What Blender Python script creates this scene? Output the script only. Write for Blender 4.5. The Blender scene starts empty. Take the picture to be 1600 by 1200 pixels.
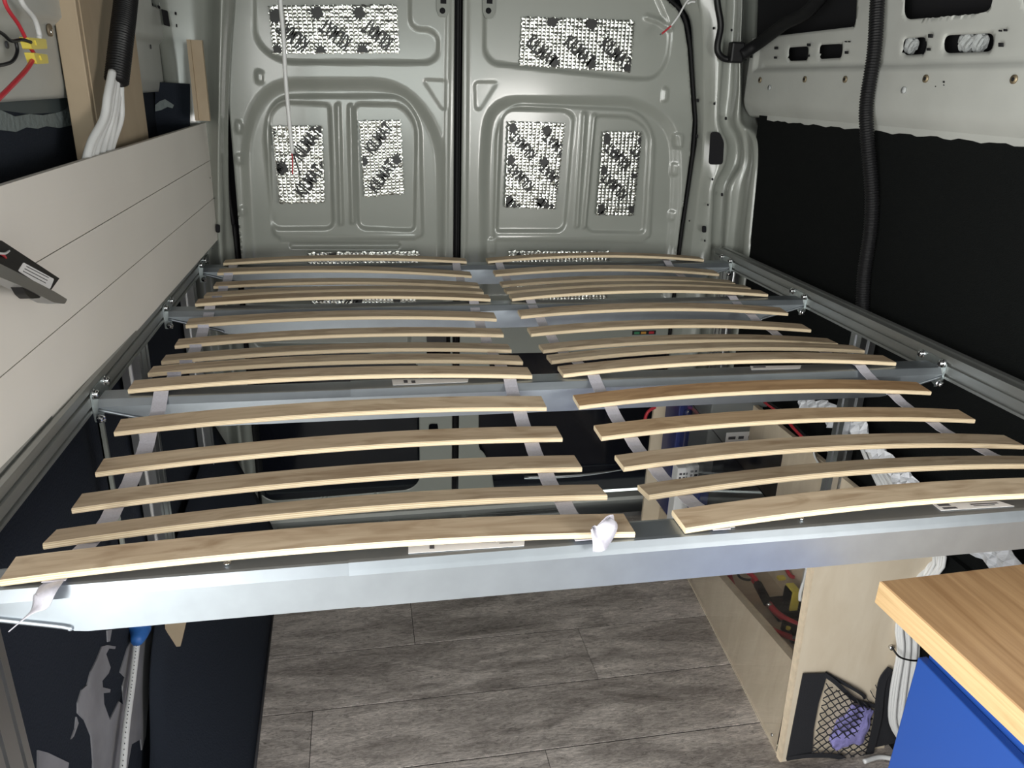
import bpy, bmesh, math, random
import numpy as np
from mathutils import Vector, Matrix
random.seed(7); rng = np.random.default_rng(7)
scene = bpy.context.scene
C = scene.collection

# ------------------------------------------------------------------ camera
FPX = 1215.0
YAW, PIT, ROL = 0.20039, 0.36774, 0.03550
CAM = np.array([0.0, 0.0, 1.59])
BED = 1.05
_f = np.array([math.sin(YAW)*math.cos(PIT), math.cos(YAW)*math.cos(PIT), -math.sin(PIT)])
_r0 = np.array([math.cos(YAW), -math.sin(YAW), 0.0]); _u0 = np.cross(_r0, _f)
_r = _r0*math.cos(ROL)+_u0*math.sin(ROL); _u = -_r0*math.sin(ROL)+_u0*math.cos(ROL)
cam = bpy.data.cameras.new('camera'); co = bpy.data.objects.new('camera', cam); C.objects.link(co)
cam.sensor_width = 36.0; cam.lens = 36.0*FPX/1600.0; cam.clip_start = 0.02
co.matrix_world = Matrix(((_r[0], _u[0], -_f[0], CAM[0]), (_r[1], _u[1], -_f[1], CAM[1]), (_r[2], _u[2], -_f[2], CAM[2]), (0, 0, 0, 1)))
scene.camera = co
def at(px, py, ax, val):
    """point of the place seen at photo pixel px,py on the plane axis ax = val (z counted from the floor)"""
    d = _f+_r*(px-800)/FPX+_u*(600-py)/FPX
    t = (val-CAM[ax])/d[ax]
    return CAM+t*d
def atY(px, py, y): return at(px, py, 1, y)

# ------------------------------------------------------------------ light
scene.view_settings.view_transform = 'Standard'; scene.view_settings.look = 'None'
scene.view_settings.exposure = 0.0; scene.view_settings.gamma = 1.0
scene.view_settings.use_curve_mapping = False
w = bpy.data.worlds.new('daylight'); scene.world = w; w.use_nodes = True
w.node_tree.nodes['Background'].inputs[0].default_value = (0.80, 0.88, 0.84, 1)
w.node_tree.nodes['Background'].inputs[1].default_value = 2.0
def area(name, loc, target, sx, sy, power, col):
    l = bpy.data.lights.new(name, 'AREA'); l.shape = 'RECTANGLE'; l.size = sx; l.size_y = sy
    l.energy = power; l.color = col
    o = bpy.data.objects.new(name, l); C.objects.link(o); o.location = loc
    o.rotation_euler = (Vector(target)-Vector(loc)).to_track_quat('-Z', 'Y').to_euler()
    return o
area('side_door_daylight', (-0.66, -0.32, 1.10), (0.5, -0.1, 0.85), 1.25, 1.7, 64, (1.0, 0.98, 0.95))
area('galley_side_fill', (1.29, -0.45, 1.30), (-0.35, 0.75, 0.75), 0.9, 0.6, 48, (1.0, 0.97, 0.93))  # added fill from the right, brightens the near planks; no window there
area('cab_window_daylight', (0.35, -2.62, 1.50), (0.35, 0.5, 1.35), 1.6, 0.7, 26, (0.93, 1.0, 0.95))

# ------------------------------------------------------------------ materials
def new_mat(name):
    m = bpy.data.materials.new(name); m.use_nodes = True
    return m, m.node_tree, m.node_tree.nodes['Principled BSDF']
def mat(name, col, rough=0.5, metal=0.0, noise=None, bump=None, coat=0.0, spec=None, alpha=None, trans=None):
    m, nt, b = new_mat(name)
    b.inputs['Base Color'].default_value = (*col, 1); b.inputs['Roughness'].default_value = rough
    b.inputs['Metallic'].default_value = metal
    if coat: b.inputs['Coat Weight'].default_value = coat; b.inputs['Coat Roughness'].default_value = 0.12
    if spec is not None: b.inputs['Specular IOR Level'].default_value = spec
    if trans: b.inputs['Transmission Weight'].default_value = trans; b.inputs['IOR'].default_value = 1.2
    if alpha is not None: b.inputs['Alpha'].default_value = alpha
    tc = nt.nodes.new('ShaderNodeTexCoord')
    if noise:
        sc, amt = noise[:2]; strc = noise[2] if len(noise) > 2 else (1, 1, 1)
        mp = nt.nodes.new('ShaderNodeMapping'); mp.inputs['Scale'].default_value = strc
        nt.links.new(tc.outputs['Object'], mp.inputs[0])
        n = nt.nodes.new('ShaderNodeTexNoise'); n.inputs['Scale'].default_value = sc; n.inputs['Detail'].default_value = 5
        nt.links.new(mp.outputs[0], n.inputs['Vector'])
        r = nt.nodes.new('ShaderNodeValToRGB')
        r.color_ramp.elements[0].position = 0.3; r.color_ramp.elements[1].position = 0.7
        r.color_ramp.elements[0].color = (*[c*(1-amt) for c in col], 1); r.color_ramp.elements[1].color = (*[min(1, c*(1+amt)) for c in col], 1)
        nt.links.new(n.outputs['Fac'], r.inputs[0]); nt.links.new(r.outputs[0], b.inputs['Base Color'])
    if bump:
        n2 = nt.nodes.new('ShaderNodeTexNoise'); n2.inputs['Scale'].default_value = bump[0]; n2.inputs['Detail'].default_value = 4
        nt.links.new(tc.outputs['Object'], n2.inputs['Vector'])
        bp = nt.nodes.new('ShaderNodeBump'); bp.inputs['Strength'].default_value = bump[1]; bp.inputs['Distance'].default_value = 0.01
        nt.links.new(n2.outputs['Fac'], bp.inputs['Height']); nt.links.new(bp.outputs[0], b.inputs['Normal'])
    return m
def wood(name, c1, c2, scale=(3, 40, 40), nsc=1.0, rough=0.55, rand=0.0, knots=False, bump=0.08):
    m, nt, b = new_mat(name); L = nt.links
    tc = nt.nodes.new('ShaderNodeTexCoord'); mp = nt.nodes.new('ShaderNodeMapping'); mp.inputs['Scale'].default_value = scale
    L.new(tc.outputs['Object'], mp.inputs[0])
    oi = nt.nodes.new('ShaderNodeObjectInfo')
    mul = nt.nodes.new('ShaderNodeMath'); mul.operation = 'MULTIPLY'; mul.inputs[1].default_value = 37.0; L.new(oi.outputs['Random'], mul.inputs[0])
    cm = nt.nodes.new('ShaderNodeCombineXYZ'); [L.new(mul.outputs[0], cm.inputs[i]) for i in range(3)]
    L.new(cm.outputs[0], mp.inputs['Location'])
    n = nt.nodes.new('ShaderNodeTexNoise'); n.inputs['Scale'].default_value = nsc; n.inputs['Detail'].default_value = 7; n.inputs['Roughness'].default_value = 0.6; n.inputs['Distortion'].default_value = 0.6
    L.new(mp.outputs[0], n.inputs['Vector'])
    r = nt.nodes.new('ShaderNodeValToRGB'); r.color_ramp.elements[0].position = 0.32; r.color_ramp.elements[1].position = 0.68
    r.color_ramp.elements[0].color = (*c1, 1); r.color_ramp.elements[1].color = (*c2, 1)
    L.new(n.outputs['Fac'], r.inputs[0]); out = r.outputs[0]
    if rand:
        hs = nt.nodes.new('ShaderNodeHueSaturation')
        mr = nt.nodes.new('ShaderNodeMapRange'); mr.inputs['To Min'].default_value = 1-rand; mr.inputs['To Max'].default_value = 1+rand
        L.new(oi.outputs['Random'], mr.inputs['Value']); L.new(mr.outputs[0], hs.inputs['Value']); L.new(out, hs.inputs['Color']); out = hs.outputs[0]
    if knots:
        n2 = nt.nodes.new('ShaderNodeTexNoise'); n2.inputs['Scale'].default_value = 1; n2.inputs['Detail'].default_value = 3; n2.inputs['Distortion'].default_value = 1.5
        mp2 = nt.nodes.new('ShaderNodeMapping'); mp2.inputs['Scale'].default_value = (9, 34, 9); L.new(tc.outputs['Object'], mp2.inputs[0]); L.new(cm.outputs[0], mp2.inputs['Location']); L.new(mp2.outputs[0], n2.inputs['Vector'])
        r2 = nt.nodes.new('ShaderNodeValToRGB'); r2.color_ramp.elements[0].position = .28; r2.color_ramp.elements[0].color = (.72, .66, .60, 1); r2.color_ramp.elements[1].position = .55; r2.color_ramp.elements[1].color = (1.05, 1.05, 1.05, 1)
        L.new(n2.outputs['Fac'], r2.inputs[0])
        for src in (r2.outputs[0], oi.outputs['Color']):
            q = nt.nodes.new('ShaderNodeMix'); q.data_type = 'RGBA'; q.blend_type = 'MULTIPLY'; q.inputs[0].default_value = 1
            L.new(out, q.inputs[6]); L.new(src, q.inputs[7]); out = q.outputs[2]
    L.new(out, b.inputs['Base Color']); b.inputs['Roughness'].default_value = rough
    bp = nt.nodes.new('ShaderNodeBump'); bp.inputs['Strength'].default_value = bump; bp.inputs['Distance'].default_value = 0.004
    L.new(n.outputs['Fac'], bp.inputs['Height']); L.new(bp.outputs[0], b.inputs['Normal'])
    return m
def ply_edge(name, light, dark, period):
    m, nt, b = new_mat(name); L = nt.links
    uv = nt.nodes.new('ShaderNodeUVMap'); sp = nt.nodes.new('ShaderNodeSeparateXYZ'); L.new(uv.outputs[0], sp.inputs[0])
    mu = nt.nodes.new('ShaderNodeMath'); mu.operation = 'MULTIPLY'; mu.inputs[1].default_value = period*2*math.pi; L.new(sp.outputs['Y'], mu.inputs[0])
    si = nt.nodes.new('ShaderNodeMath'); si.operation = 'SINE'; L.new(mu.outputs[0], si.inputs[0])
    n = nt.nodes.new('ShaderNodeTexNoise'); n.inputs['Scale'].default_value = 14; L.new(uv.outputs[0], n.inputs['Vector'])
    ad = nt.nodes.new('ShaderNodeMath'); ad.operation = 'ADD'; L.new(si.outputs[0], ad.inputs[0]); L.new(n.outputs['Fac'], ad.inputs[1])
    r = nt.nodes.new('ShaderNodeValToRGB'); r.color_ramp.elements[0].position = 0.15; r.color_ramp.elements[1].position = 0.75
    r.color_ramp.elements[0].color = (*dark, 1); r.color_ramp.elements[1].color = (*light, 1)
    L.new(ad.outputs[0], r.inputs[0]); L.new(r.outputs[0], b.inputs['Base Color']); b.inputs['Roughness'].default_value = 0.6
    return m
M = {}
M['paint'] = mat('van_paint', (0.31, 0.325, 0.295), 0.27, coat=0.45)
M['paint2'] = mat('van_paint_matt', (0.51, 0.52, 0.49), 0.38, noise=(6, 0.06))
M['ceiling'] = mat('dark_ceiling_lining', (.09, .09, .09), .9)
M['cavity'] = mat('cavity_black', (0.006, 0.006, 0.008), 0.9)
M['gloss_black'] = mat('black_trim', (0.006, 0.007, 0.011), 0.12)
M['rubber'] = mat('rubber_seal', (0.006, 0.006, 0.007), 0.6, spec=.25)
M['alu_post'] = mat('bright_aluminium', (0.70, 0.71, 0.72), 0.30, 1.0)
M['felt'] = mat('black_felt', (0.0052, 0.0062, 0.0062), 0.95, bump=(350, 0.3), spec=0.15)
M['navy'] = mat('navy_lining', (0.020, 0.025, 0.036), 0.9, bump=(220, 0.25), spec=0.2)
M['plank'] = mat('painted_plank', (0.80, 0.765, 0.715), 0.5, noise=(3, 0.03))
M['plank_edge'] = mat('plank_groove', (0.30, 0.28, 0.25), 0.7)
M['alu'] = mat('aluminium', (0.42, 0.43, 0.42), 0.48, 0.9, noise=(90, 0.06, (1, .02, 1)))
M['alu_dark'] = mat('aluminium_fittings', (0.45, 0.46, 0.47), 0.42, 1.0)  # plain grey metal for handle, sill and module bezel
M['steel'] = mat('galvanised_steel', (0.34, 0.375, 0.41), 0.42, 0.9, noise=(25, 0.05))
M['zinc'] = mat('zinc_plate', (0.50, 0.55, 0.56), 0.35, 0.9, noise=(60, 0.12))
M['latch'] = mat('dull_zinc', (.21, .22, .20), .5, .3)
M['chrome'] = mat('bolt_steel', (0.75, 0.76, 0.77), 0.15, 1.0)
M['foil'] = mat('foil', (0.80, 0.82, 0.77), 0.24, 1.0)
M['ink'] = mat('black_ink', (0.008, 0.008, 0.008), 0.45)
M['slat'] = wood('birch_slat', (0.44, 0.32, 0.21), (0.64, 0.51, 0.36), (2.4, 44, 44), 1.0, 0.5, knots=True, rand=0.13, bump=0.05)
M['slat_edge'] = ply_edge('birch_edge', (0.80, 0.68, 0.49), (0.62, 0.48, 0.30), 3.2)
M['strap'] = mat('grey_webbing', (0.50, 0.49, 0.55), 0.45, noise=(300, .08))
M['paper'] = mat('label_paper', (0.80, 0.80, 0.80), 0.6)
M['greyprint'] = mat('grey_print', (0.08, 0.08, 0.09), 0.6)
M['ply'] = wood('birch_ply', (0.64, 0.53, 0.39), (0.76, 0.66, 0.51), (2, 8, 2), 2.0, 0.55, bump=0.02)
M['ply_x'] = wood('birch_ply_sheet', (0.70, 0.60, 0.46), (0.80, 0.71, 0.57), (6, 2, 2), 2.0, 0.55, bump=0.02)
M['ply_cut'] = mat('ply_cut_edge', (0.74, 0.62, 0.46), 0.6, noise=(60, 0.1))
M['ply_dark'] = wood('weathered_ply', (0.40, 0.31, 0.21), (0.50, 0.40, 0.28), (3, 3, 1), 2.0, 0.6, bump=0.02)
M['oak'] = wood('oak_worktop', (0.33, 0.185, 0.085), (0.56, 0.36, 0.19), (34, 1.6, 34), 1.3, 0.38, bump=0.10)
M['oak_edge'] = wood('oak_worktop_edge', (0.52, 0.34, 0.17), (0.74, 0.53, 0.29), (5, 3, 70), 1.3, 0.42, bump=0.08)
M['blue'] = mat('blue_gloss_paint', (0.018, 0.068, 0.30), 0.30, coat=0.3)
M['red'] = mat('red_cable', (0.50, 0.03, 0.045), 0.4)
M['blackp'] = mat('black_plastic', (0.008, 0.008, 0.009), 0.42, spec=.3)
M['whitec'] = mat('white_cable', (0.74, 0.75, 0.75), 0.38)
M['yellow'] = mat('yellow_plastic', (0.72, 0.60, 0.10), 0.35)
M['bluetape'] = mat('blue_tape', (0.03, 0.14, 0.45), 0.5, noise=(40, .2))
M['batt_blue'] = mat('battery_blue', (0.02, 0.03, 0.13), 0.3)
M['grey_box'] = mat('grey_housing', (0.16, 0.17, 0.17), 0.5)
M['bag'] = mat('white_plastic_film', (0.72, 0.74, 0.78), 0.35, bump=(60, .6))
M['lilac'] = mat('lilac_pack', (0.30, 0.28, 0.62), 0.4, noise=(30, .35), bump=(30, .5))
M['netband'] = mat('black_elastic', (0.018, 0.019, 0.024), 0.8, bump=(500, .2))
M['ragged'] = mat('grey_primer', (0.26, 0.26, 0.28), 0.6, noise=(12, .2))
M['acrylic'] = mat('clear_acrylic', (1, 1, 1), 0.03, trans=1.0)
M['grout'] = mat('floor_joint', (0.03, 0.028, 0.026), 0.8)
M['orange'] = mat('orange_wire', (0.7, .2, .05), .5)
M['foam'] = mat('white_foam', (0.45, 0.47, 0.47), 0.8, bump=(40, .8))
M['rim'] = mat('grey_rim', (0.20, 0.235, 0.235), 0.7, bump=(60, .5))
# floor vinyl
def floor_mat():
    m, nt, b = new_mat('vinyl_plank'); L = nt.links
    tc = nt.nodes.new('ShaderNodeTexCoord'); oi = nt.nodes.new('ShaderNodeObjectInfo')
    mul = nt.nodes.new('ShaderNodeMath'); mul.operation = 'MULTIPLY'; mul.inputs[1].default_value = 23.0; L.new(oi.outputs['Random'], mul.inputs[0])
    cm = nt.nodes.new('ShaderNodeCombineXYZ'); [L.new(mul.outputs[0], cm.inputs[i]) for i in range(3)]
    def nz(scale, det, rough, dist):
        mp = nt.nodes.new('ShaderNodeMapping'); mp.inputs['Scale'].default_value = scale; L.new(tc.outputs['Object'], mp.inputs[0]); L.new(cm.outputs[0], mp.inputs['Location'])
        n = nt.nodes.new('ShaderNodeTexNoise'); n.inputs['Scale'].default_value = 1; n.inputs['Detail'].default_value = det; n.inputs['Roughness'].default_value = rough; n.inputs['Distortion'].default_value = dist
        L.new(mp.outputs[0], n.inputs['Vector']); return n
    a = nz((3.0, 11, 1), 6, 0.62, 0.9); f = nz((26, 110, 1), 10, 0.82, 1.6); k = nz((30, 50, 1), 3, 0.8, 2.5)
    r = nt.nodes.new('ShaderNodeValToRGB'); e = r.color_ramp.elements
    e[0].position = 0.28; e[0].color = (0.20, 0.175, 0.16, 1); e[1].position = 0.74; e[1].color = (0.78, 0.71, 0.66, 1)
    L.new(a.outputs['Fac'], r.inputs[0])
    r2 = nt.nodes.new('ShaderNodeValToRGB'); r2.color_ramp.elements[0].position = 0.33; r2.color_ramp.elements[0].color = (.40, .40, .40, 1); r2.color_ramp.elements[0].position = .38; r2.color_ramp.elements[1].position = 0.62; r2.color_ramp.elements[1].color = (1.25, 1.25, 1.25, 1)
    L.new(f.outputs['Fac'], r2.inputs[0])
    r3 = nt.nodes.new('ShaderNodeValToRGB'); r3.color_ramp.elements[0].position = 0.30; r3.color_ramp.elements[0].color = (.6, .6, .6, 1); r3.color_ramp.elements[1].position = 0.42; r3.color_ramp.elements[1].color = (1, 1, 1, 1)
    L.new(k.outputs['Fac'], r3.inputs[0])
    def mx(x, y):
        q = nt.nodes.new('ShaderNodeMix'); q.data_type = 'RGBA'; q.blend_type = 'MULTIPLY'; q.inputs[0].default_value = 1
        L.new(x, q.inputs[6]); L.new(y, q.inputs[7]); return q.outputs[2]
    L.new(mx(mx(r.outputs[0], r2.outputs[0]), r3.outputs[0]), b.inputs['Base Color'])
    b.inputs['Roughness'].default_value = 0.42
    bp = nt.nodes.new('ShaderNodeBump'); bp.inputs['Strength'].default_value = 0.35; bp.inputs['Distance'].default_value = 0.003
    L.new(f.outputs['Fac'], bp.inputs['Height']); L.new(bp.outputs[0], b.inputs['Normal'])
    return m
M['floor'] = floor_mat()

# ------------------------------------------------------------------ mesh helpers
def link(name, me, parent=None, loc=None):
    o = bpy.data.objects.new(name, me); C.objects.link(o)
    if parent is not None: o.parent = parent
    if loc is not None: o.location = loc
    return o
def tag(o, label=None, cat=None, group=None, kind=None):
    if label: o['label'] = label
    if cat: o['category'] = cat
    if group: o['group'] = group
    if kind: o['kind'] = kind
    return o
def empty(name, loc=(0, 0, 0), label=None, cat=None, group=None, parent=None, kind=None):
    o = bpy.data.objects.new(name, None); C.objects.link(o); o.location = loc; o.empty_display_size = 0.05
    if parent: o.parent = parent
    return tag(o, label, cat, group, kind)
class MB:
    def __init__(s): s.v = []; s.f = []; s.m = []; s.sm = []
    def add(s, v, f, mi=0, smooth=False):
        n = len(s.v); s.v += [tuple(map(float, p)) for p in v]
        for q in f: s.f.append([i+n for i in q]); s.m.append(mi); s.sm.append(smooth)
        return s
    def box(s, a, b, mi=0, bev=0.0):
        x0, y0, z0 = [min(a[i], b[i]) for i in range(3)]; x1, y1, z1 = [max(a[i], b[i]) for i in range(3)]
        if not bev:
            v = [(x0, y0, z0), (x1, y0, z0), (x1, y1, z0), (x0, y1, z0), (x0, y0, z1), (x1, y0, z1), (x1, y1, z1), (x0, y1, z1)]
            return s.add(v, [(0, 3, 2, 1), (4, 5, 6, 7), (0, 1, 5, 4), (1, 2, 6, 5), (2, 3, 7, 6), (3, 0, 4, 7)], mi)
        b_ = bev
        bm = bmesh.new(); bmesh.ops.create_cube(bm, size=1)
        for q in bm.verts: q.co = Vector(((x0+x1)/2+q.co.x*(x1-x0), (y0+y1)/2+q.co.y*(y1-y0), (z0+z1)/2+q.co.z*(z1-z0)))
        bmesh.ops.bevel(bm, geom=list(bm.edges), offset=b_, segments=2, affect='EDGES', profile=0.5)
        bm.verts.index_update()
        s.add([q.co for q in bm.verts], [[x.index for x in q.verts] for q in bm.faces], mi); bm.free(); return s
    def tube(s, pts, r, n=10, mi=0, cap=True, closed=False):
        P = [Vector(p) for p in pts]; R = r if hasattr(r, '__len__') else [r]*len(P)
        V = []; up = None
        for i, p in enumerate(P):
            t = (P[min(i+1, len(P)-1)]-P[max(i-1, 0)])
            if t.length < 1e-9: t = Vector((0, 0, 1))
            t.normalize()
            if up is None: up = t.orthogonal().normalized()
            else: up = (up-t*up.dot(t)).normalized()
            sd = t.cross(up)
            V += [p+R[i]*(up*math.cos(2*math.pi*k/n)+sd*math.sin(2*math.pi*k/n)) for k in range(n)]
        F = [(i*n+k, i*n+(k+1) % n, (i+1)*n+(k+1) % n, (i+1)*n+k) for i in range(len(P)-1) for k in range(n)]
        if cap: F += [tuple(range(n))[::-1], tuple((len(P)-1)*n+k for k in range(n))]
        return s.add(V, F, mi, True)
    def prism(s, poly, axis, a, b, mi=0, smooth=False):
        """poly in the two other axes (in order), extruded along axis from a to b"""
        def P(p, h):
            q = [p[0], p[1]]; q.insert(axis, h); return q
        n = len(poly); v = [P(p, a) for p in poly]+[P(p, b) for p in poly]
        f = [tuple(range(n)), tuple(range(n, 2*n))[::-1]]+[(i, i+n, (i+1) % n+n, (i+1) % n) for i in range(n)]
        return s.add(v, f, mi, smooth)
    def disc(s, c, nrm, r, h, n=14, mi=0):
        c = Vector(c); nrm = Vector(nrm).normalized()
        return s.tube([c, c+nrm*h], r, n, mi)
    def hexa(s, c, mi=0):  # eight corners: bottom 4, top 4
        return s.add(c, [(0, 3, 2, 1), (4, 5, 6, 7), (0, 1, 5, 4), (1, 2, 6, 5), (2, 3, 7, 6), (3, 0, 4, 7)], mi)
    def quadslab(s, q, thick, mi=0):  # quad corners with a thickness vector
        t = Vector(thick); return s.hexa([Vector(p) for p in q]+[Vector(p)+t for p in q], mi)
    def build(s, name, mats, parent=None, loc=None, fix=True):
        if not isinstance(mats, (list, tuple)): mats = [mats]
        me = bpy.data.meshes.new(name)
        off = Vector(loc) if loc is not None else Vector((0, 0, 0))
        V = [Vector(p)-off for p in s.v] if loc is not None else s.v
        me.from_pydata([tuple(p) for p in V], [], s.f)
        for m in mats: me.materials.append(m)
        me.polygons.foreach_set('material_index', s.m); me.polygons.foreach_set('use_smooth', s.sm)
        me.update()
        if fix:
            bm = bmesh.new(); bm.from_mesh(me); bmesh.ops.recalc_face_normals(bm, faces=bm.faces); bm.to_mesh(me); bm.free()
        return link(name, me, parent, loc)
def catmull(pts, k=6):
    P = [np.array(p, float) for p in pts]; out = []
    for i in range(len(P)-1):
        p0 = P[max(i-1, 0)]; p1 = P[i]; p2 = P[i+1]; p3 = P[min(i+2, len(P)-1)]
        for j in range(k):
            t = j/k; out.append(0.5*((2*p1)+(-p0+p2)*t+(2*p0-5*p1+4*p2-p3)*t*t+(-p0+3*p1-3*p2+p3)*t**3))
    out.append(P[-1]); return out
def centre(o):
    """put the object's origin at its base centre"""
    me = o.data; n = len(me.vertices); a = np.empty(n*3); me.vertices.foreach_get('co', a); a = a.reshape(-1, 3)
    c = (a.min(0)+a.max(0))/2; c[2] = a[:, 2].min(); a -= c; me.vertices.foreach_set('co', a.ravel()); me.update()
    o.location = Vector(o.location)+Vector(c); return o

# rounded polygon and signed distance
def rpoly(pts, r=0.0, seg=5):
    """corner list -> dense outline with rounded corners; r number or list"""
    n = len(pts); P = [np.array(p, float) for p in pts]; out = []
    for i in range(n):
        ri = r[i] if hasattr(r, '__len__') else r
        a, b, c = P[i-1], P[i], P[(i+1) % n]
        if ri <= 0: out.append(b); continue
        u = (a-b); v = (c-b); lu = np.linalg.norm(u); lv = np.linalg.norm(v); d = min(ri, lu*.49, lv*.49)
        s = b+u/lu*d; e = b+v/lv*d
        for k in range(seg+1):
            t = k/seg; out.append((1-t)**2*s+2*t*(1-t)*b+t*t*e)
    return np.array(out)
def sdf(poly, U, V):
    P = np.stack([U, V], -1); d2 = np.full(U.shape, 1e9); sgn = np.zeros(U.shape, int)
    n = len(poly)
    for i in range(n):
        a, b = poly[i], poly[(i+1) % n]; e = b-a; w_ = P-a
        t = np.clip((w_@e)/max(e@e, 1e-12), 0, 1); q = w_-t[..., None]*e
        d2 = np.minimum(d2, (q**2).sum(-1))
        c = ((a[1] > P[..., 1]) != (b[1] > P[..., 1]))
        xi = a[0]+(P[..., 1]-a[1])*(b[0]-a[0])/(b[1]-a[1] if abs(b[1]-a[1]) > 1e-12 else 1e-12)
        sgn += (c & (P[..., 0] < xi)).astype(int)
    return np.where(sgn % 2 == 1, -1, 1)*np.sqrt(d2)
def relief(name, frame, box, step, feats, holes=(), outline=None, mt=None, parent=None, warp=None):
    """stamped sheet: frame = (origin, U dir, V dir, N dir towards the room); feats = (outline, width, depth);
    holes = cut right through the sheet"""
    O, Ud, Vd, Nd = [np.array(q, float) for q in frame]
    nu = max(2, int((box[1]-box[0])/step)+1); nv = max(2, int((box[3]-box[2])/step)+1)
    u = np.linspace(box[0], box[1], nu); v = np.linspace(box[2], box[3], nv)
    U, V = np.meshgrid(u, v, indexing='ij')
    cuts = [(h, +1) for h in holes]+([(outline, -1)] if outline is not None else [])
    D = None
    for h, s in cuts:
        d = sdf(h, U, V)*s; D = d if D is None else np.minimum(D, d)
    keep = None
    if D is not None:
        gu = np.gradient(D, u, axis=0); gv = np.gradient(D, v, axis=1); g = np.sqrt(gu**2+gv**2)+1e-6
        near = np.abs(D) < step*0.62
        U = np.where(near, U-D*gu/g, U); V = np.where(near, V-D*gv/g, V)
        D2 = np.where(near, 0, D); cell = (D2[:-1, :-1]+D2[1:, :-1]+D2[:-1, 1:]+D2[1:, 1:])/4
        keep = cell > -1e-6
    H = np.zeros(U.shape)
    for poly, wd, dep in feats:
        t = np.clip(0.5-sdf(poly, U, V)/wd, 0, 1); H += dep*t*t*(3-2*t)
    P = O+U[..., None]*Ud+V[..., None]*Vd+H[..., None]*Nd
    if warp: P = warp(P)
    idx = np.arange(nu*nv).reshape(nu, nv)
    F = np.stack([idx[:-1, :-1], idx[1:, :-1], idx[1:, 1:], idx[:-1, 1:]], -1)
    F = F[keep] if keep is not None else F.reshape(-1, 4)
    if np.dot(np.cross(Ud, Vd), Nd) < 0: F = F[:, ::-1]
    me = bpy.data.meshes.new(name); me.from_pydata(P.reshape(-1, 3).tolist(), [], F.reshape(-1, 4).tolist())
    me.materials.append(mt); me.polygons.foreach_set('use_smooth', [True]*len(me.polygons)); me.update()
    if keep is not None:
        bm = bmesh.new(); bm.from_mesh(me); bmesh.ops.delete(bm, geom=[x for x in bm.verts if not x.link_faces], context='VERTS'); bm.to_mesh(me); bm.free()
    o = link(name, me, parent)
    sm = o.modifiers.new('sheet', 'SOLIDIFY'); sm.thickness = 0.0015; sm.offset = -1
    return o

# =================================================================== SETTING
YD = 2.70
# --- floor: vinyl planks across the van
fl = empty('floor', (0, 0, 0), kind='structure')
MB().box((-0.62, -2.6, -0.03), (1.42, 2.66, -0.003)).build('subfloor', M['grout'], fl)
rows = [(-2.45+0.2255*i) for i in range(23)]
offs = {}
for i, y0 in enumerate(rows):
    y0 = 1.698+(i-18)*0.2255; y1 = y0+0.2255
    if y0 > 2.6 or y0 < -2.6: continue
    y1 = min(y1, 2.64)
    first = {18: 0.63, 17: -0.17, 19: 0.12, 16: 0.42, 20: 0.95, 15: -0.05}.get(i, (i*0.37) % 1.2)
    xs = [-0.60]+[x for x in (first-1.22, first, first+1.22) if -0.55 < x < 1.35]+[1.40]
    for a, b in zip(xs[:-1], xs[1:]):
        mb = MB().box((a+.0009, y0+.0025, -0.004), (b-.0009, y1-.0025, 0.0), bev=0)
        centre(mb.build('floor_plank', M['floor'], fl))
# --- side walls
wr = empty('wall_right', (1.31, 0, 0), kind='structure')
def rel(o, p): o.parent = p; o.matrix_parent_inverse = p.matrix_world.inverted() if False else Matrix.Translation(-Vector(p.location)); return o
rel(MB().box((1.335, -2.6, 0), (1.36, 2.56, 1.62)).build('lining_panel', M['felt']), wr)
XR = 1.31
def R(px, py): q = at(px, py, 0, XR); return (q[1], q[2])
zl = 1.512
rf = []
H = lambda pts, r=0: rpoly([R(*p) for p in pts], r)
rf.append((rpoly([(-2.7, 1.662), (2.60, 1.662), (2.60, 2.4), (-2.7, 2.4)], 0.0), 0.010, -0.012))
rf.append((rpoly([(1.93, 1.668), (2.56, 1.668), (2.56, 1.678), (1.93, 1.678)], 0.0), 0.008, -0.006))
holesR = [H([(1155, 62), (1157, -60), (1335, -70), (1331, 41)], .02), H([(1405, 31), (1409, -60), (1545, -60), (1543, 18)], .03),
          H([(1590, 14), (1592, -40), (1680, -40), (1680, 10)], .02),
          H([(1225, 74), (1256, 72), (1255, 94), (1226, 95)], .012), H([(1273, 70), (1309, 68), (1308, 90), (1273, 92)], .014),
          H([(1402, 60), (1440, 57), (1438, 84), (1403, 86)], .018), H([(1466, 55), (1544, 51), (1542, 80), (1466, 83)], .02)]
for hpoly in holesR[3:7]: rf.append((hpoly, 0.022, -0.006))
def lip(P):
    # lower edge rolls back towards the lining
    z = P[..., 2]; t = np.clip((1.575-z)/0.06, 0, 1.3); Q = P.copy(); Q[..., 0] += 0.030*t*t; return Q
sheet = relief('upper_sheet', ((XR, 0, 0), (0, 1, 0), (0, 0, 1), (-1, 0, 0)), (-2.6, 2.64, zl, 2.02), 0.0075, rf, holesR, mt=M['paint2'], warp=lip)
rel(sheet, wr)
rel(MB().box((1.385, -2.6, 0), (1.40, 2.80, 2.02)).build('outer_skin', M['cavity']), wr)
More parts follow.
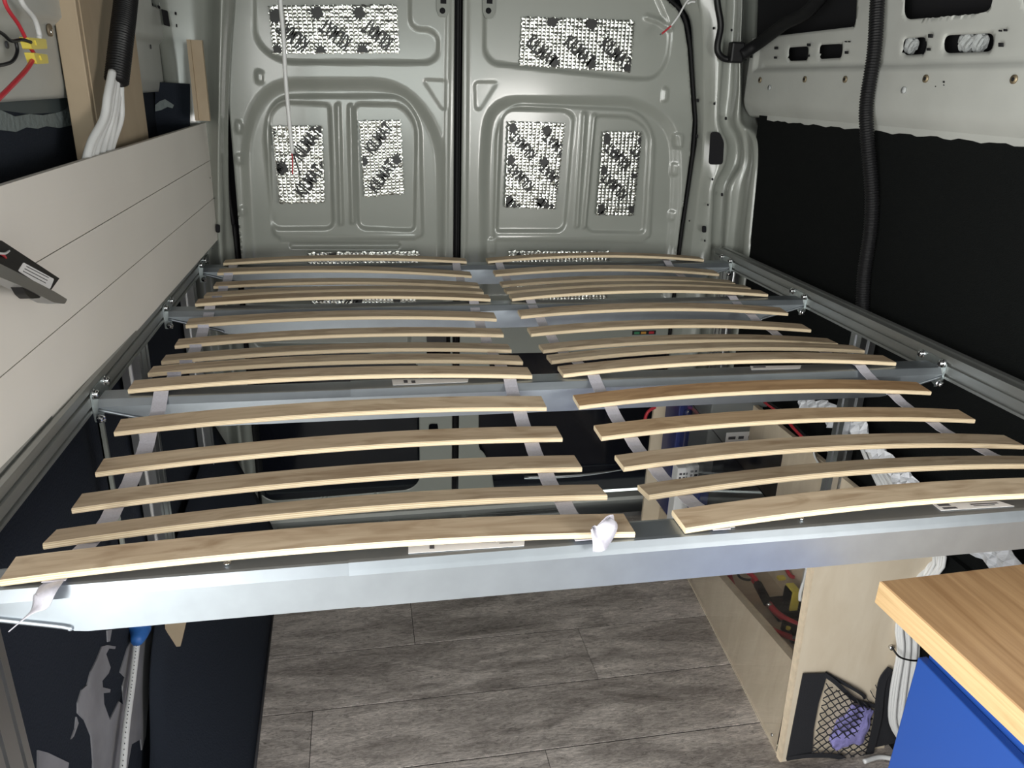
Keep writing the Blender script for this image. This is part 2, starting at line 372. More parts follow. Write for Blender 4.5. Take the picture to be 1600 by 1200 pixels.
for pxa, pya, sx_, sz_ in ((1424, 70, .020, .020), (1512, 66, .026, .020), (1532, 66, .018, .022)):
    q = at(pxa, pya, 0, 1.345); bmf = bmesh.new(); bmesh.ops.create_icosphere(bmf, subdivisions=3, radius=1)
    for vv_ in bmf.verts:
        n_ = vv_.co.copy(); r_ = 1+.18*math.sin(7*n_.y+4*n_.z)+.1*math.sin(13*n_.z); vv_.co = Vector((n_.x*.012*r_, n_.y*sx_*r_, n_.z*sz_*r_))
    me = bpy.data.meshes.new('foam_lump'); bmf.to_mesh(me); bmf.free(); me.materials.append(M['foam']); rel(link('foam_lump', me, loc=tuple(q)), wr)
# ragged painted rim along the lining
def ragged(name, p0, p1, n, amp, depth, mt, nrm, parent):
    p0 = np.array(p0, float); p1 = np.array(p1, float); mb = MB(); v = []
    for i in range(n+1):
        t = i/n; q = p0+(p1-p0)*t
        a = amp*(0.35+0.65*abs(math.sin(i*1.7)+0.6*math.sin(i*3.1+1)))
        v += [q+np.array([0, 0, depth]), q-np.array([0, 0, a]), q-np.array([0, 0, a])-np.array(nrm)*0.002, q+np.array([0, 0, depth])-np.array(nrm)*0.002]
    f = [(4*i+k, 4*i+4+k, 4*i+4+(k+1) % 4, 4*i+(k+1) % 4) for i in range(n) for k in range(4)]
    return mb.add(v, f).build(name, mt, parent)
rel(ragged('paint_rim', (1.333, 0.4, 1.512), (1.333, 2.5, 1.512), 90, 0.006, 0.01, M['paint2'], (-1, 0, 0), None), wr)
for px, py, s in ((1188, 125, 1), (1258, 124, 1), (1321, 124, 1.1), (1447, 123, 1.3), (1585, 124, 1.6)):
    q = at(px, py, 0, XR-.001); rel(MB().disc(q, (-1, 0, 0), 0.009, 0.003, 12).disc(q+np.array([-.003, 0, 0]), (-1, 0, 0), .004, .001, 10, 1).build('rivet_nut', [mat('brass_%d' % px, (.32, .26, .17), .5, .6), M['cavity']]), wr)
for x, y, s_ in ((1212, 75, 2.2), (1211, 90, 1.7), (1263, 70, 2.2), (1262, 87, 1.7), (1321, 65, 1.0), (1326, 65, 1.0), (1322, 82, 2.2), (1453, 56, 3.0), (1450, 77, 2.2), (1562, 48, 1.5), (1570, 47, 2.0), (1563, 70, 3.2), (1174, 88, 2.6), (1164, 93, 1.4), (1462, 135, .8), (1475, 128, 1.6), (1475, 133, .9)):
    P = HD_ = [R(*p) for p in ((x-s_*.8, y-s_), (x+s_*.8, y-s_), (x+s_*.8, y+s_), (x-s_*.8, y+s_))]; rel(MB().prism(rpoly(P, .0015), 0, XR-.0012, XR+.004).build('square_hole', M['cavity']), wr)
for px, py in ((1203, 137), (1413, 141)):
    q = at(px, py, 0, XR-.001); rel(MB().disc(q, (-1, 0, 0), .008, .004, 12).build('plug', M['foam']), wr)

wl = empty('wall_left', (-0.56, 0, 0), kind='structure')
XL = -0.56
def L_(px, py): q = at(px, py, 0, XL); return (q[1], q[2])
HL = lambda pts, r=0: rpoly([L_(*p) for p in pts], r)
rel(MB().box((-0.60, .42, 0), (-0.585, 2.66, 1.60)).build('lining_panel', M['navy']), wl)
rel(MB().box((-0.64, -2.6, 0), (-0.60, -.98, 2.02)).build('front_panel', M['paint2']), wl)
rel(MB().box((-0.64, .40, 0), (-0.57, .47, 2.02)).build('door_pillar', M['paint2']), wl)
lf = [(rpoly([(-2.7, 1.672), (3, 1.672), (3, 2.4), (-2.7, 2.4)]), .012, .018), (HL([(98, 28), (115, 34), (126, 122), (98, 118)], .01), .006, -.005)]
holesL = [HL([(254, 14), (263, 18), (265, 42), (256, 38)], .006), HL([(225, -30), (236, -30), (240, 14), (226, 8)], .006), HL([(96, -40), (139, -40), (139, 5), (96, -2)], .01), HL([(5, -60), (50, -60), (50, -25), (5, -35)], .01)]
def lipL(P):
    z = P[..., 2]; t = np.clip((1.572-z)/0.07, 0, 1.0); Q = P.copy(); Q[..., 0] -= 0.024*t*t; return Q
rel(relief('upper_sheet', ((XL, 0, 0), (0, 1, 0), (0, 0, 1), (1, 0, 0)), (0.45, 2.66, 1.535, 2.02), 0.008, lf, holesL, mt=M['paint2'], warp=lipL), wl)
rel(MB().box((-0.64, .42, 0), (-0.62, 2.80, 2.02)).build('outer_skin', M['cavity']), wl)
q = at(76, 47, 0, XL+.002); rel(MB().disc(q, (1, 0, 0), .011, .004, 14).disc(q+np.array([.003, 0, -.003]), (1, 0, 0), .005, .003, 10, 1).build('rivet_nut', [mat('brass_left', (.25, .2, .14), .5, .5), M['chrome']]), wl)
for px, py in ((235, 73), (251, 75), (286, 81), (10, 70)):
    q = at(px, py, 0, XL+.001); rel(MB().disc(q, (1, 0, 0), .006, .002, 10).build('rivet_nut', M['greyprint']), wl)
# ragged paint line between sheet and lining
up = [(-60, 168), (0, 172), (22, 182), (45, 178), (66, 180), (88, 176), (104, 170), (118, 160), (126, 164), (140, 157), (160, 158)]
dn = [(160, 176), (140, 186), (128, 192), (110, 196), (92, 200), (72, 197), (58, 201), (40, 199), (24, 206), (0, 203), (-60, 208)]
P = [L2[1:] for L2 in [tuple(at(x, y, 0, -.582)) for x, y in up+dn]]
rel(MB().prism(P, 0, -.585, -.5805).build('foam_rim', M['rim']), wl)
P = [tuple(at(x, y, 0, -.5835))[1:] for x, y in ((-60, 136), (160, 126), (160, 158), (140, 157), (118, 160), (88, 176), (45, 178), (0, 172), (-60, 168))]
rel(MB().prism(P, 0, -.5855, -.583).build('lip_shade_band', mat('lip_shade_teal', (.075, .095, .098), .6)), wl)  # dark teal strip paints in the shade under the sheet's rolled-back lip

# ceiling and front end of the van
ce = MB().box((-0.66, -2.7, 2.02), (1.42, 2.75, 2.05)).build('ceiling', M['ceiling']); tag(ce, kind='structure')
wf = MB().box((-0.66, -2.72, 0), (1.42, -2.68, 1.12)).build('wall_front', M['paint2']); tag(wf, kind='structure')

# --- rear doors
def D(px, py, y=YD): q = atY(px, py, y); return (q[0], q[2])
HD = lambda pts, r=0: rpoly([D(*p) for p in pts], r)
frameD = ((0, YD, 0), (1, 0, 0), (0, 0, 1), (0, -1, 0))
m_ = 0.0023
f1 = [
 (HD([(398, -90), (640, -90), (641, 36), (652, 46), (672, 46), (685, 58), (684, 88), (670, 98), (438, 97), (398, 66)], [0, 0, .03, .02, .02, .03, .03, .05, .11, .06]), .012, -.009),
 (rpoly([D(392, 470), D(380, 210), D(418, 131), D(628, 131), D(688, 210), D(692, 470)], [0, .10, .16, .16, .14, 0]), .042, -.017),
 (rpoly([D(428, 372), D(412, 200), D(432, 151), D(632, 150), D(657, 190), D(661, 372)], [.02, .08, .08, .08, .08, .02]), .012, .008),
 (HD([(425, 359), (419, 180), (437, 160), (515, 163), (521, 358)], [.03, .05, .05, .02, .03]), .008, -.010),
 (HD([(560, 358), (554, 163), (628, 163), (651, 194), (648, 361)], [.03, .02, .09, .09, .02]), .008, -.010),
 (HD([(525, 162), (531, 162), (536, 352), (530, 352)], .008), .007, .008), (HD([(544, 164), (550, 164), (554, 350), (548, 350)], .008), .007, .008),
 (HD([(453, 381), (625, 381), (625, 389), (453, 389)], .008), .006, -.007), (HD([(435, 372), (650, 370), (652, 376), (436, 378)], .006), .006, .004),
 (HD([(660, 124), (700, 126), (698, 172), (690, 170)], .015), .007, -.0025),
 (HD([(400, 110), (411, 112), (411, 131), (401, 128)], .01), .007, .006), (HD([(368, 188), (377, 190), (378, 208), (369, 207)], .01), .007, .006),
 (HD([(368, 240), (379, 242), (380, 257), (369, 255)], .01), .007, .005), (HD([(375, 323), (384, 323), (384, 338), (376, 336)], .01), .007, .005),
 (HD([(700, -90), (704, -90), (696, 470), (692, 470)], 0), .02, .006),
 (HD([(400, 500), (640, 500), (640, 540), (400, 540)], .02), .01, -.01)]
h1 = [HD([(388, 552), (582, 552), (600, 562), (654, 566), (656, 752), (640, 765), (424, 783), (404, 770)], [.02, .03, .03, .03, .03, .05, .04, .03]),
      HD([(667, 511), (703, 511), (704, 560), (667, 560)], .006), HD([(670, 662), (684, 662), (685, 676), (670, 676)], .012),
      HD([(355, 686), (363, 686), (363, 694), (355, 694)], .006)]
xL0 = D(371, 400)[0]; xM = 0.334
d1 = empty('door_1', (xL0, YD, 0.04), kind='structure')
out1 = rpoly([(xL0+.004, 0.06), (xM-.013, 0.06), (xM-.013, 1.90), (xL0+.02, 1.90)], [.02, .02, 0, 0])
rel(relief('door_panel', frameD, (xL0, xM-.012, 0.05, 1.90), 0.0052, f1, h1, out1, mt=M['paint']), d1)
rel(MB().box((xL0+.01, YD+.055, .06), (xM-.03, YD+.065, 1.90)).build('outer_skin', M['gloss_black']), d1)
f2 = [
 (HD([(758, -90), (757, 82), (770, 99), (998, 124), (1025, 122), (1042, 98), (1050, 50), (1020, -20), (980, -90)], [0, .04, .05, .06, .05, .05, .1, .1, 0]), .012, -.009),
 (rpoly([D(757, 470), D(757, 250), D(765, 158), D(1002, 160), D(1055, 200), D(1059, 300), D(1042, 470)], [0, .1, .14, .14, .12, .1, 0]), .042, -.017),
 (rpoly([D(772, 374), D(776, 200), D(800, 162), D(1000, 172), D(1026, 210), D(1018, 374)], [.02, .08, .08, .08, .08, .02]), .012, .008),
 (HD([(777, 362), (784, 186), (797, 170), (884, 172), (898, 182), (884, 353), (876, 362)], [.01, .05, .05, .02, .03, .04, .03]), .008, -.010),
 (HD([(917, 356), (932, 181), (990, 183), (1017, 206), (1008, 365), (925, 363)], [.03, .02, .07, .08, .02, .03]), .008, -.010),
 (HD([(911, 176), (917, 176), (905, 356), (899, 356)], .008), .007, .008), (HD([(927, 179), (932, 179), (917, 357), (911, 357)], .008), .007, .008),
 (HD([(772, 372), (1010, 374), (1010, 380), (772, 378)], .006), .006, .004), (HD([(764, 374), (776, 374), (775, 398), (764, 398)], .006), .006, .004),
 (HD([(741, 128), (778, 128), (750, 172), (743, 170)], .015), .007, -.0025),
 (HD([(1036, 136), (1044, 138), (1043, 158), (1034, 160)], .01), .007, .006), (HD([(1053, 208), (1068, 210), (1066, 232), (1053, 230)], .01), .007, .006),
 (HD([(1051, 255), (1060, 256), (1058, 276), (1050, 274)], .01), .007, .005), (HD([(1048, 330), (1056, 331), (1054, 346), (1047, 345)], .01), .007, .005),
 (HD([(727, -90), (731, -90), (727, 470), (723, 470)], 0), .02, .006),
 (HD([(1010, 22), (1036, 30), (1052, 45), (1046, 48), (1030, 36), (1008, 28)], .01), .012, .006)]
h2 = [HD([(766, 553), (1046, 546), (1040, 700), (1022, 776), (790, 784), (773, 771), (768, 735), (757, 708), (748, 700), (748, 640), (764, 600)], [.02, .02, .05, .06, .05, .03, .03, .03, .02, .02, .02])]
seal_px = [(930, -70), (985, -36), (1022, -16), (1046, 1), (1062, 17), (1071, 38), (1077, 75), (1080, 117), (1083, 160), (1085, 187), (1084, 205), (1081, 240), (1075, 285), (1067, 340), (1059, 400)]
sealR = [D(*p) for p in seal_px]; xR0 = sealR[-1][0]
out2 = [(xM+.013, .06), (xR0+.0, .06)]+[(p[0]-.006, p[1]) for p in sealR[::-1]]+[(xM+.013, sealR[0][1]+.02)]
d2 = empty('door_2', (xM, YD, 0.04), kind='structure')
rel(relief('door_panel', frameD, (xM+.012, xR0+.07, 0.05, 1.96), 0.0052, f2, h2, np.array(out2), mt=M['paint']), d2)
rel(MB().box((xM+.03, YD+.055, .06), (xR0+.06, YD+.065, 1.90)).build('outer_skin', M['gloss_black']), d2)
# handle pocket strip low on the right door
a = D(822, 752, 2.70); b = D(985, 750, 2.70)
mb = MB(); pts = [(a[0]+(b[0]-a[0])*t, 2.735-0.02*math.sin(math.pi*t), a[1]+.012*t) for t in np.linspace(0, 1, 16)]
mb.tube(pts, [0.002+0.006*math.sin(math.pi*min(1, t*.55+.45)*.999) for t in np.linspace(0, 1, 16)], 8)
rel(mb.build('pull_handle', M['alu_dark']), d2)
# warning sticker on right door
a = D(988, 517); b = D(1024, 522)
mb = MB().box((a[0], YD-.003, b[1]), (b[0], YD-.001, a[1]), 0)
for i, (k, c) in enumerate(((.08, 1), (.36, 2), (.7, 3))): mb.box((a[0]+(b[0]-a[0])*k, YD-.004, b[1]+.003), (a[0]+(b[0]-a[0])*(k+.22), YD-.003, a[1]-.003), c)
rel(mb.build('sticker', [M['ink'], mat('green_print', (.05, .25, .12), .5), mat('amber_print', (.6, .3, .05), .5), M['red']]), d2)
# centre seal between doors
mb = MB().box((xM-.010, YD+.006, .06), (xM+.008, YD+.03, 1.95), 0)
mb.tube([(xM-.002, YD+.001, z) for z in np.linspace(.06, 1.95, 180)], [0.0062+0.0007*(i % 2) for i in range(180)], 8, 0)
tag(mb.build('trim_1', M['rubber']), kind='structure')
# seals around doors
def seal(name, pts):
    p3 = [(p[0], YD-.008, p[1]) for p in pts]
    o = MB().tube(catmull(p3, 4), 0.0058, 8).build(name, M['rubber']); tag(o, kind='structure')
seal('trim_2', sealR+[(xR0, .07)])
sealLp = [(350, 60), (351, 120), (352, 180), (353, 230), (358, 300), (365, 350), (371, 400)]
sL = [D(*p) for p in sealLp]; 
seal('trim_3', [(sL[0][0]+.002, 1.93)]+sL+[(xL0, .07)])
# latch plates at the top of both doors
for px, name_p, dd in ((692, 'latch_plate', d1), (764, 'latch_plate', d2)):
    c = D(px, 2); z0 = D(px, 27 if px < 700 else 29)[1]
    mb = MB().prism(rpoly([(c[0]-.021, c[1]+.06), (c[0]-.021, z0+.02), (c[0]-.012, z0), (c[0]+.012, z0), (c[0]+.021, z0+.02), (c[0]+.021, c[1]+.06)], .006), 1, YD-.006, YD-.0005, 0)
    mb.disc((c[0]-.002, YD-.0065, D(px, 17)[1]), (0, -1, 0), .009, .0015, 14, 1)
    mb.box((c[0]-.008, YD-.008, D(px, 6)[1]), (c[0]+.010, YD-.006, D(px, -3)[1]), 1)
    mb.box((c[0]-.008, YD-.008, D(px, -8)[1]), (c[0]+.006, YD-.006, D(px, -12)[1]), 1)
    rel(mb.build(name_p, [M['latch'], M['cavity']]), dd)

# --- corner pillars beside the doors (one lofted pressing each)
def loft(name, rows, mt, parent, k=4):
    """rows of 3D points, smoothed along both directions"""
    G = [catmull(r, 3) for r in rows]; cols = list(zip(*G)); cols = [catmull(c, k) for c in cols]
    nr = len(cols[0]); nc = len(cols); v = [cols[j][i] for i in range(nr) for j in range(nc)]
    f = [(i*nc+j, i*nc+j+1, (i+1)*nc+j+1, (i+1)*nc+j) for i in range(nr-1) for j in range(nc-1)]
    me = bpy.data.meshes.new(name); me.from_pydata([tuple(p) for p in v], [], f); me.materials.append(mt)
    me.polygons.foreach_set('use_smooth', [True]*len(f)); me.update(); o = link(name, me); rel(o, parent)
    s = o.modifiers.new('sheet', 'SOLIDIFY'); s.thickness = .002; s.offset = 1 if 'right' in name else -1
    return o
pr = empty('wall_rear', (1.2, YD, 0), kind='structure')
rowsR = []
YC = (2.700, 2.665, 2.655, 2.625, 2.66, 2.665, 2.61, 2.60)
def rr(y, xs, last=None):
    r = [atY(x, y, Y) for x, Y in zip(xs, YC)]
    q = at(last, y, 0, 1.325); r.append(q); r.append(np.array([1.384, q[1]+.02, q[2]]))
    return r
T = [(-60, [1052, 1078, 1086, 1130, 1136, 1150, 1158, 1160], 1164), (0, [1062, 1088, 1094, 1131, 1137, 1150, 1157, 1160], 1164), (33, [1078, 1094, 1100, 1130, 1136, 1149, 1156, 1159], 1163),
     (83, [1082, 1096, 1101, 1127, 1132, 1145, 1153, 1157], 1162), (140, [1085, 1097, 1103, 1123, 1128, 1142, 1152, 1157], 1161), (187, [1088, 1098, 1103, 1121, 1126, 1137, 1148, 1156], 1164),
     (208, [1088, 1097, 1102, 1126, 1132, 1147, 1157, 1166], 1175), (226, [1087, 1096, 1101, 1133, 1138, 1154, 1161, 1170], 1180), (256, [1082, 1094, 1099, 1130, 1135, 1152, 1160, 1170], 1180),
     (290, [1077, 1090, 1096, 1114, 1119, 1135, 1141, 1160], 1177), (330, [1071, 1085, 1091, 1111, 1116, 1130, 1137, 1155], 1173), (370, [1066, 1080, 1086, 1109, 1114, 1128, 1134, 1150], 1169), (405, [1061, 1076, 1082, 1107, 1112, 1126, 1131, 1147], 1166)]
for y, xs, last in T: rowsR.append(rr(y, xs, last))
for z in (0.7, 0.35, 0.03):
    rowsR.append([np.array([p[0], p[1], z]) for p in rowsR[12]])
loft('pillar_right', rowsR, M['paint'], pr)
def dark_patch(px_pts, y, name, r=.006, parent=pr, dy=.0):
    P = rpoly([D(*p, y) for p in px_pts], r); rel(MB().prism(P, 1, y-.002, y+.0005).build(name, M['cavity']), parent)
dark_patch([(1110, 206), (1124, 206), (1131, 222), (1129, 257), (1107, 257)], 2.618, 'pillar_opening', .012)
for x, y, s in ((1100, 358, 4), (1101, 376, 1.3), (1113, 280, 1.5), (1106, 320, 1.3), (1128, 304, 2), (1116, 162, 1.7), (1134, 185, 2.0), (1090, 157, 2.2), (1089, 213, 2), (1115, 44, 1.7), (1143, 47, 1.7), (1077, 345, 1.0)):
    yy = 2.612 if x > 1095 else 2.652
    dark_patch([(x-s*.8, y-s*1.3), (x+s*.8, y-s*1.3), (x+s*.8, y+s*1.3), (x-s*.8, y+s*1.3)], yy, 'pillar_hole', .006)
# left pillar
YCL = (2.70, 2.68, 2.655, 2.60, 2.62, 2.66, 2.64)
rowsL = []
for y, xs in ((-60, [353, 368, 362, 350, 338, 318, 240]), (0, [350, 366, 360, 348, 338, 318, 242]), (90, [350, 360, 354, 345, 337, 316, 262]), (180, [352, 357, 351, 343, 337, 318, 275]),
              (250, [354, 357, 350, 342, 336, 320, 290]), (320, [360, 358, 352, 343, 336, 325, 300]), (400, [370, 362, 354, 346, 338, 328, 310])):
    rowsL.append([atY(x if i else x-1, y, Y) for i, (x, Y) in enumerate(zip(xs, YCL))]+[np.array([-0.583, 2.70, atY(xs[-1], y, 2.64)[2]])])
for z in (0.7, 0.35, 0.03): rowsL.append([np.array([p[0], p[1], z]) for p in rowsL[6]])
# keep the strip left of the door edge at its own width
loft('pillar_left', rowsL, M['paint'], pr)
dark_patch([(337, 350), (344, 351), (344, 364), (337, 363)], 2.585, 'pillar_hole', .007)
for pp in ([(252, 14), (262, 17), (266, 42), (256, 39)], [(246, 8), (250, 9), (251, 14), (247, 13)], [(273, 18), (276, 19), (276, 24), (273, 23)], [(275, 37), (277, 38), (277, 43), (275, 42)], [(226, 0), (239, 5), (239, 12), (227, 8)]):
    dark_patch(pp, 2.612, 'pillar_hole', .003)
P = rpoly([D(*p, 2.612) for p in ((243, 128), (297, 131), (297, 240), (243, 240))], .002); rel(MB().prism(P, 1, 2.606, 2.612).build('lining_patch', M['navy']), pr)
P = [D(*p, 2.604) for p in ((243, 164), (250, 158), (258, 155), (266, 160), (272, 164), (270, 169), (262, 167), (252, 172), (243, 174))]; rel(MB().prism(P, 1, 2.600, 2.604).build('foam_rim', M['rim']), pr)
# sill and threshold
sill = MB()
sill.box((-0.5, 2.56, 0.0), (1.2, 2.70, 0.018), 0).box((-0.5, 2.655, .018), (1.2, 2.70, .034), 1)
for a, b in ((-.34, .05), (.07, .35), (.365, .74)): sill.box((a, 2.585, .018), (b, 2.60, .0235), 2); sill.box((a, 2.61, .018), (b, 2.618, .0235), 2)
tag(sill.build('trim_4', [M['alu_dark'], M['paint2'], M['alu']]), kind='structure')
tag(MB().box((-.6, 2.78, 0), (1.42, 2.80, 2.02)).build('wall_back_outer', M['cavity']), kind='structure')

# =================================================================== SOUND-DEADENING MATS
def letter_mesh(text):
    cu = bpy.data.curves.new('t', 'FONT'); cu.body = text; cu.resolution_u = 2; cu.offset = 0.034
    o = bpy.data.objects.new('t', cu); C.objects.link(o)
    dg = bpy.context.evaluated_depsgraph_get(); me = bpy.data.meshes.new_from_object(o.evaluated_get(dg))
    v = np.array([p.co[:] for p in me.vertices]); f = [list(p.vertices) for p in me.polygons]
    bpy.data.objects.remove(o); bpy.data.meshes.remove(me)
    v[:, :2] -= v[:, :2].min(0); s = v[:, :2].max(0)
    return v[:, :2]/s, f
LV, LF = letter_mesh('KILMAT')
def logo_poly(seed):
    """beast-head emblem: a rough disc with claws along one side"""
    r_ = random.Random(seed); P = []
    for i in range(28):
        a = 2*math.pi*i/28; rad = 0.5*(0.78+0.10*math.sin(5*a))
        if 0.2 < a < 2.6 and i % 2 == 0: rad = 0.5*(1.35)
        elif 0.2 < a < 2.6: rad = 0.5*.62
        P.append((math.cos(a)*rad, math.sin(a)*rad))
    return P
def foil_mat_obj(quad, texts, logos, label, cw=0.0136, ch=0.0102, plane=YD-.004, depth0=0.0):
    Q = [np.array(atY(*p, plane)) for p in quad]  # tl, tr, br, bl
    tl, tr, br, bl = Q
    W = np.linalg.norm(tr-tl); Hh = np.linalg.norm(bl-tl); nx = max(3, int(round(W/cw))); ny = max(3, int(round(Hh/ch)))
    S = 5; NU = nx*S+1; NV = ny*S+1
    jit = rng.normal(0, 1, (nx, ny, 2)); amp = 0.8+.4*rng.random((nx, ny))
    crease = rng.normal(0, 1, (nx+1, ny+1))*0.0005
    V = []
    for i in range(NU):
        for j in range(NV):
            ci = min(i//S, nx-1); cj = min(j//S, ny-1); fu = i/S-ci; fv = j/S-cj
            u = i/(NU-1); v = j/(NV-1)
            p = (1-v)*((1-u)*tl+u*tr)+v*((1-u)*bl+u*br)
            pil = math.sin(math.pi*min(max(fu, 0), 1))*math.sin(math.pi*min(max(fv, 0), 1))
            h = 0.0012*amp[ci, cj]*(max(pil, 0))**.45+pil*0.0006*(jit[ci, cj, 0]*(fu-.5)+jit[ci, cj, 1]*(fv-.5))
            i0, j0 = ci, cj
            c = (crease[i0, j0]*(1-fu)*(1-fv)+crease[i0+1, j0]*fu*(1-fv)+crease[i0, j0+1]*(1-fu)*fv+crease[i0+1, j0+1]*fu*fv)
            e = 0.0
            if i in (0, NU-1): p = p+(tr-tl)/W*0.0025*math.sin(j*.7+len(quad))*(.5+.5*math.sin(j*.23))
            if j in (0, NV-1): p = p+(bl-tl)/Hh*0.0025*math.sin(i*.6)*(.5+.5*math.sin(i*.19))
            V.append((p[0], p[1]-h-c, p[2]))
    F = [(i*NV+j, i*NV+j+1, (i+1)*NV+j+1, (i+1)*NV+j) for i in range(NU-1) for j in range(NV-1)]
    base = (tl+tr+br+bl)/4; base[2] = min(bl[2], br[2])
    root = empty('damping_mat', tuple(base), label, 'insulation mat', 'foil damping mats stuck on the rear doors')
    mb = MB(); mb.add(V, F, 0, False); o = mb.build('foil_sheet', M['foil'], fix=False); rel(o, root)
    s = o.modifiers.new('t', 'SOLIDIFY'); s.thickness = .0012; s.offset = -1
    # print
    yq = plane-.0046; cen = sum(Q)/4
    def put(vs2, faces, name):
        bm = bmesh.new(); vs = [bm.verts.new(p) for p in vs2]
        for f in faces:
            try: bm.faces.new([vs[k] for k in f])
            except ValueError: pass
        for k in range(4):
            a, b = Q[k], Q[(k+1) % 4]; n = np.cross(b-a, [0, 1, 0]); n /= np.linalg.norm(n)
            if np.dot(cen-a, n) < 0: n = -n
            bmesh.ops.bisect_plane(bm, geom=list(bm.verts)+list(bm.edges)+list(bm.faces), plane_co=tuple(a+n*.002), plane_no=tuple(n), clear_inner=True)
        if bm.faces:
            me = bpy.data.meshes.new(name); bm.to_mesh(me); me.materials.append(M['ink']); o = link(name, me); rel(o, root)
            sm = o.modifiers.new('t', 'SOLIDIFY'); sm.thickness = .0006
        bm.free()
    for (ax, ay, bx, by, cap) in texts:
        a = np.array(atY(ax, ay, yq)); b = np.array(atY(bx, by, yq)); d = b-a; up = np.array([-d[2], 0, d[0]]); up /= np.linalg.norm(up); up *= cap*0.0031
        put([tuple(a+d*p[0]+up*p[1]) for p in LV], LF, 'lettering')
    for (cx, cy, sz_, ang) in logos:
        c = np.array(atY(cx, cy, yq)); P = logo_poly(int(cx)); sc = sz_*.0027; ca, sa = math.cos(ang), math.sin(ang)
        put([tuple(c+np.array([(p[0]*ca-p[1]*sa)*sc, 0, (p[0]*sa+p[1]*ca)*sc])) for p in P], [list(range(len(P)))], 'emblem')
    return root
q4 = math.pi/4
foil_mat_obj([(419, 9), (620, 7), (624, 83), (427, 84)], [(485, 64, 443, 29, 15), (551, 61, 510, 27, 15), (616, 61, 577, 28, 15)],
             [(430, 25, 19, 2), (495, 20, 17, 2), (561, 20, 17, 2), (501, 81, 16, .5), (567, 79, 16, .5), (432, 79, 16, 0)], 'wide silver foil mat at the top of the left rear door')
foil_mat_obj([(816, 26), (992, 32), (985, 113), (812, 102)], [(821, 70, 860, 107, 14), (880, 70, 919, 107, 14), (937, 73, 977, 111, 14)],
             [(866, 98, 15, -.9), (924, 100, 15, -.9), (982, 108, 15, -.9), (864, 31, 19, -.4), (925, 36, 19, -.4), (984, 40, 16, -.4), (815, 30, 7, 0)], 'wide silver foil mat at the top of the right rear door')
foil_mat_obj([(425, 197), (503, 197), (507, 317), (437, 318)], [(471, 252, 505, 210, 14), (475, 310, 508, 268, 14), (427, 216, 434, 206, 7), (434, 276, 444, 262, 7)],
             [(436, 203, 18, .6), (440, 263, 19, .6), (500, 200, 13, .6), (505, 258, 10, .6)], 'tall foil mat behind the hanging white wire, outer lower panel of the left door')
foil_mat_obj([(561, 189), (626, 188), (631, 303), (570, 308)], [(583, 243, 616, 201, 13), (589, 303, 621, 259, 13)],
             [(615, 194, 18, .6), (563, 195, 13, .6), (568, 252, 14, .6), (620, 250, 14, .6)], 'tall foil mat in the inner lower panel of the left door, beside the centre seam')
foil_mat_obj([(795, 190), (883, 193), (868, 327), (789, 324)], [(840, 240, 807, 204, 12), (836, 289, 803, 253, 12), (833, 342, 799, 307, 12), (893, 240, 858, 204, 12), (886, 289, 853, 253, 12), (886, 340, 850, 306, 12)],
             [(801, 201, 16, 2.2), (797, 250, 16, 2.2), (795, 314, 16, 2.2), (855, 204, 15, 2.2), (851, 253, 14, 2.2), (846, 316, 14, 2.2)], 'widest of the tall foil mats, inner lower panel of the right rear door')
foil_mat_obj([(943, 206), (1003, 206), (990, 337), (932, 336)], [(987, 255, 954, 221, 12), (982, 302, 949, 268, 12), (972, 362, 940, 326, 12), (1020, 260, 998, 226, 12)],
             [(947, 217, 17, 2.2), (942, 267, 16, 2.2), (939, 327, 16, 2.2), (1001, 219, 10, 2), (992, 275, 9, 2), (988, 327, 12, 2)], 'narrow tall foil mat in the outer lower panel of the right rear door')
foil_mat_obj([(480, 395), (655, 392), (650, 476), (486, 474)], [(560, 470, 520, 440, 13)], [(520, 398, 12, 0), (600, 398, 10, 0), (500, 465, 15, 0), (560, 468, 15, 0), (620, 466, 15, 0)], 'low foil mat on the left door, seen just above and between the slats')
foil_mat_obj([(795, 392), (952, 393), (948, 470), (797, 468)], [], [(810, 400, 8, 0), (862, 398, 7, 0), (915, 400, 7, 0), (800, 449, 15, 0), (860, 447, 14, 0), (920, 446, 12, 0)], 'low foil mat on the right door, seen just above and between the slats')

# =================================================================== PLANK WALL (left)
pw = empty('plank_cladding', (-0.49, 1.9, BED), 'cream painted tongue-and-groove plank cladding along the left wall above the bed rail', 'wall cladding')
def seg3(pf, pn, xf=-0.447, xn=-0.497):
    a = at(pf[0], pf[1], 0, xf); b = at(pn[0], pn[1], 0, xn); return a, b
edges = [((335, 187), (0, 290)), ((334, 247), (59, 409)), ((334, 309.5), (0, 590)), ((331, 374), (0, 735))]
E3 = [seg3(*e) for e in edges]
def ext(a, b, y):  # point on the 3D line at given y
    t = (y-a[1])/(b[1]-a[1]); return a+(b-a)*t
for k in range(3):
    (a0, b0), (a1, b1) = E3[k], E3[k+1]
    ys = (-0.1 if k < 3 else 0, 2.68)
    g = 0.0009
    c = []
    for (A, B, s) in ((a1, b1, g), (a0, b0, -g)):
        pn = ext(A, B, 0.55); pf = ext(A, B, 2.66); pn[2] += s; pf[2] += s
        if k == 2 and s > 0: pn[2] -= .02; pf[2] -= .02
        c.append((pn, pf))
    off = np.array([-0.010, 0, 0])
    (n0, f0), (n1, f1_) = c
    mb = MB().hexa([n0+off, f0+off, f0, n0, n1+off, f1_+off, f1_, n1], 0)
    o = mb.build('plank', M['plank']); centre(o); rel(o, pw)
(a0, b0), (a1, b1) = E3[0], E3[3]
mb = MB(); pts = [ext(a1, b1, .55), ext(a1, b1, 2.655), ext(a0, b0, 2.655), ext(a0, b0, .55)]
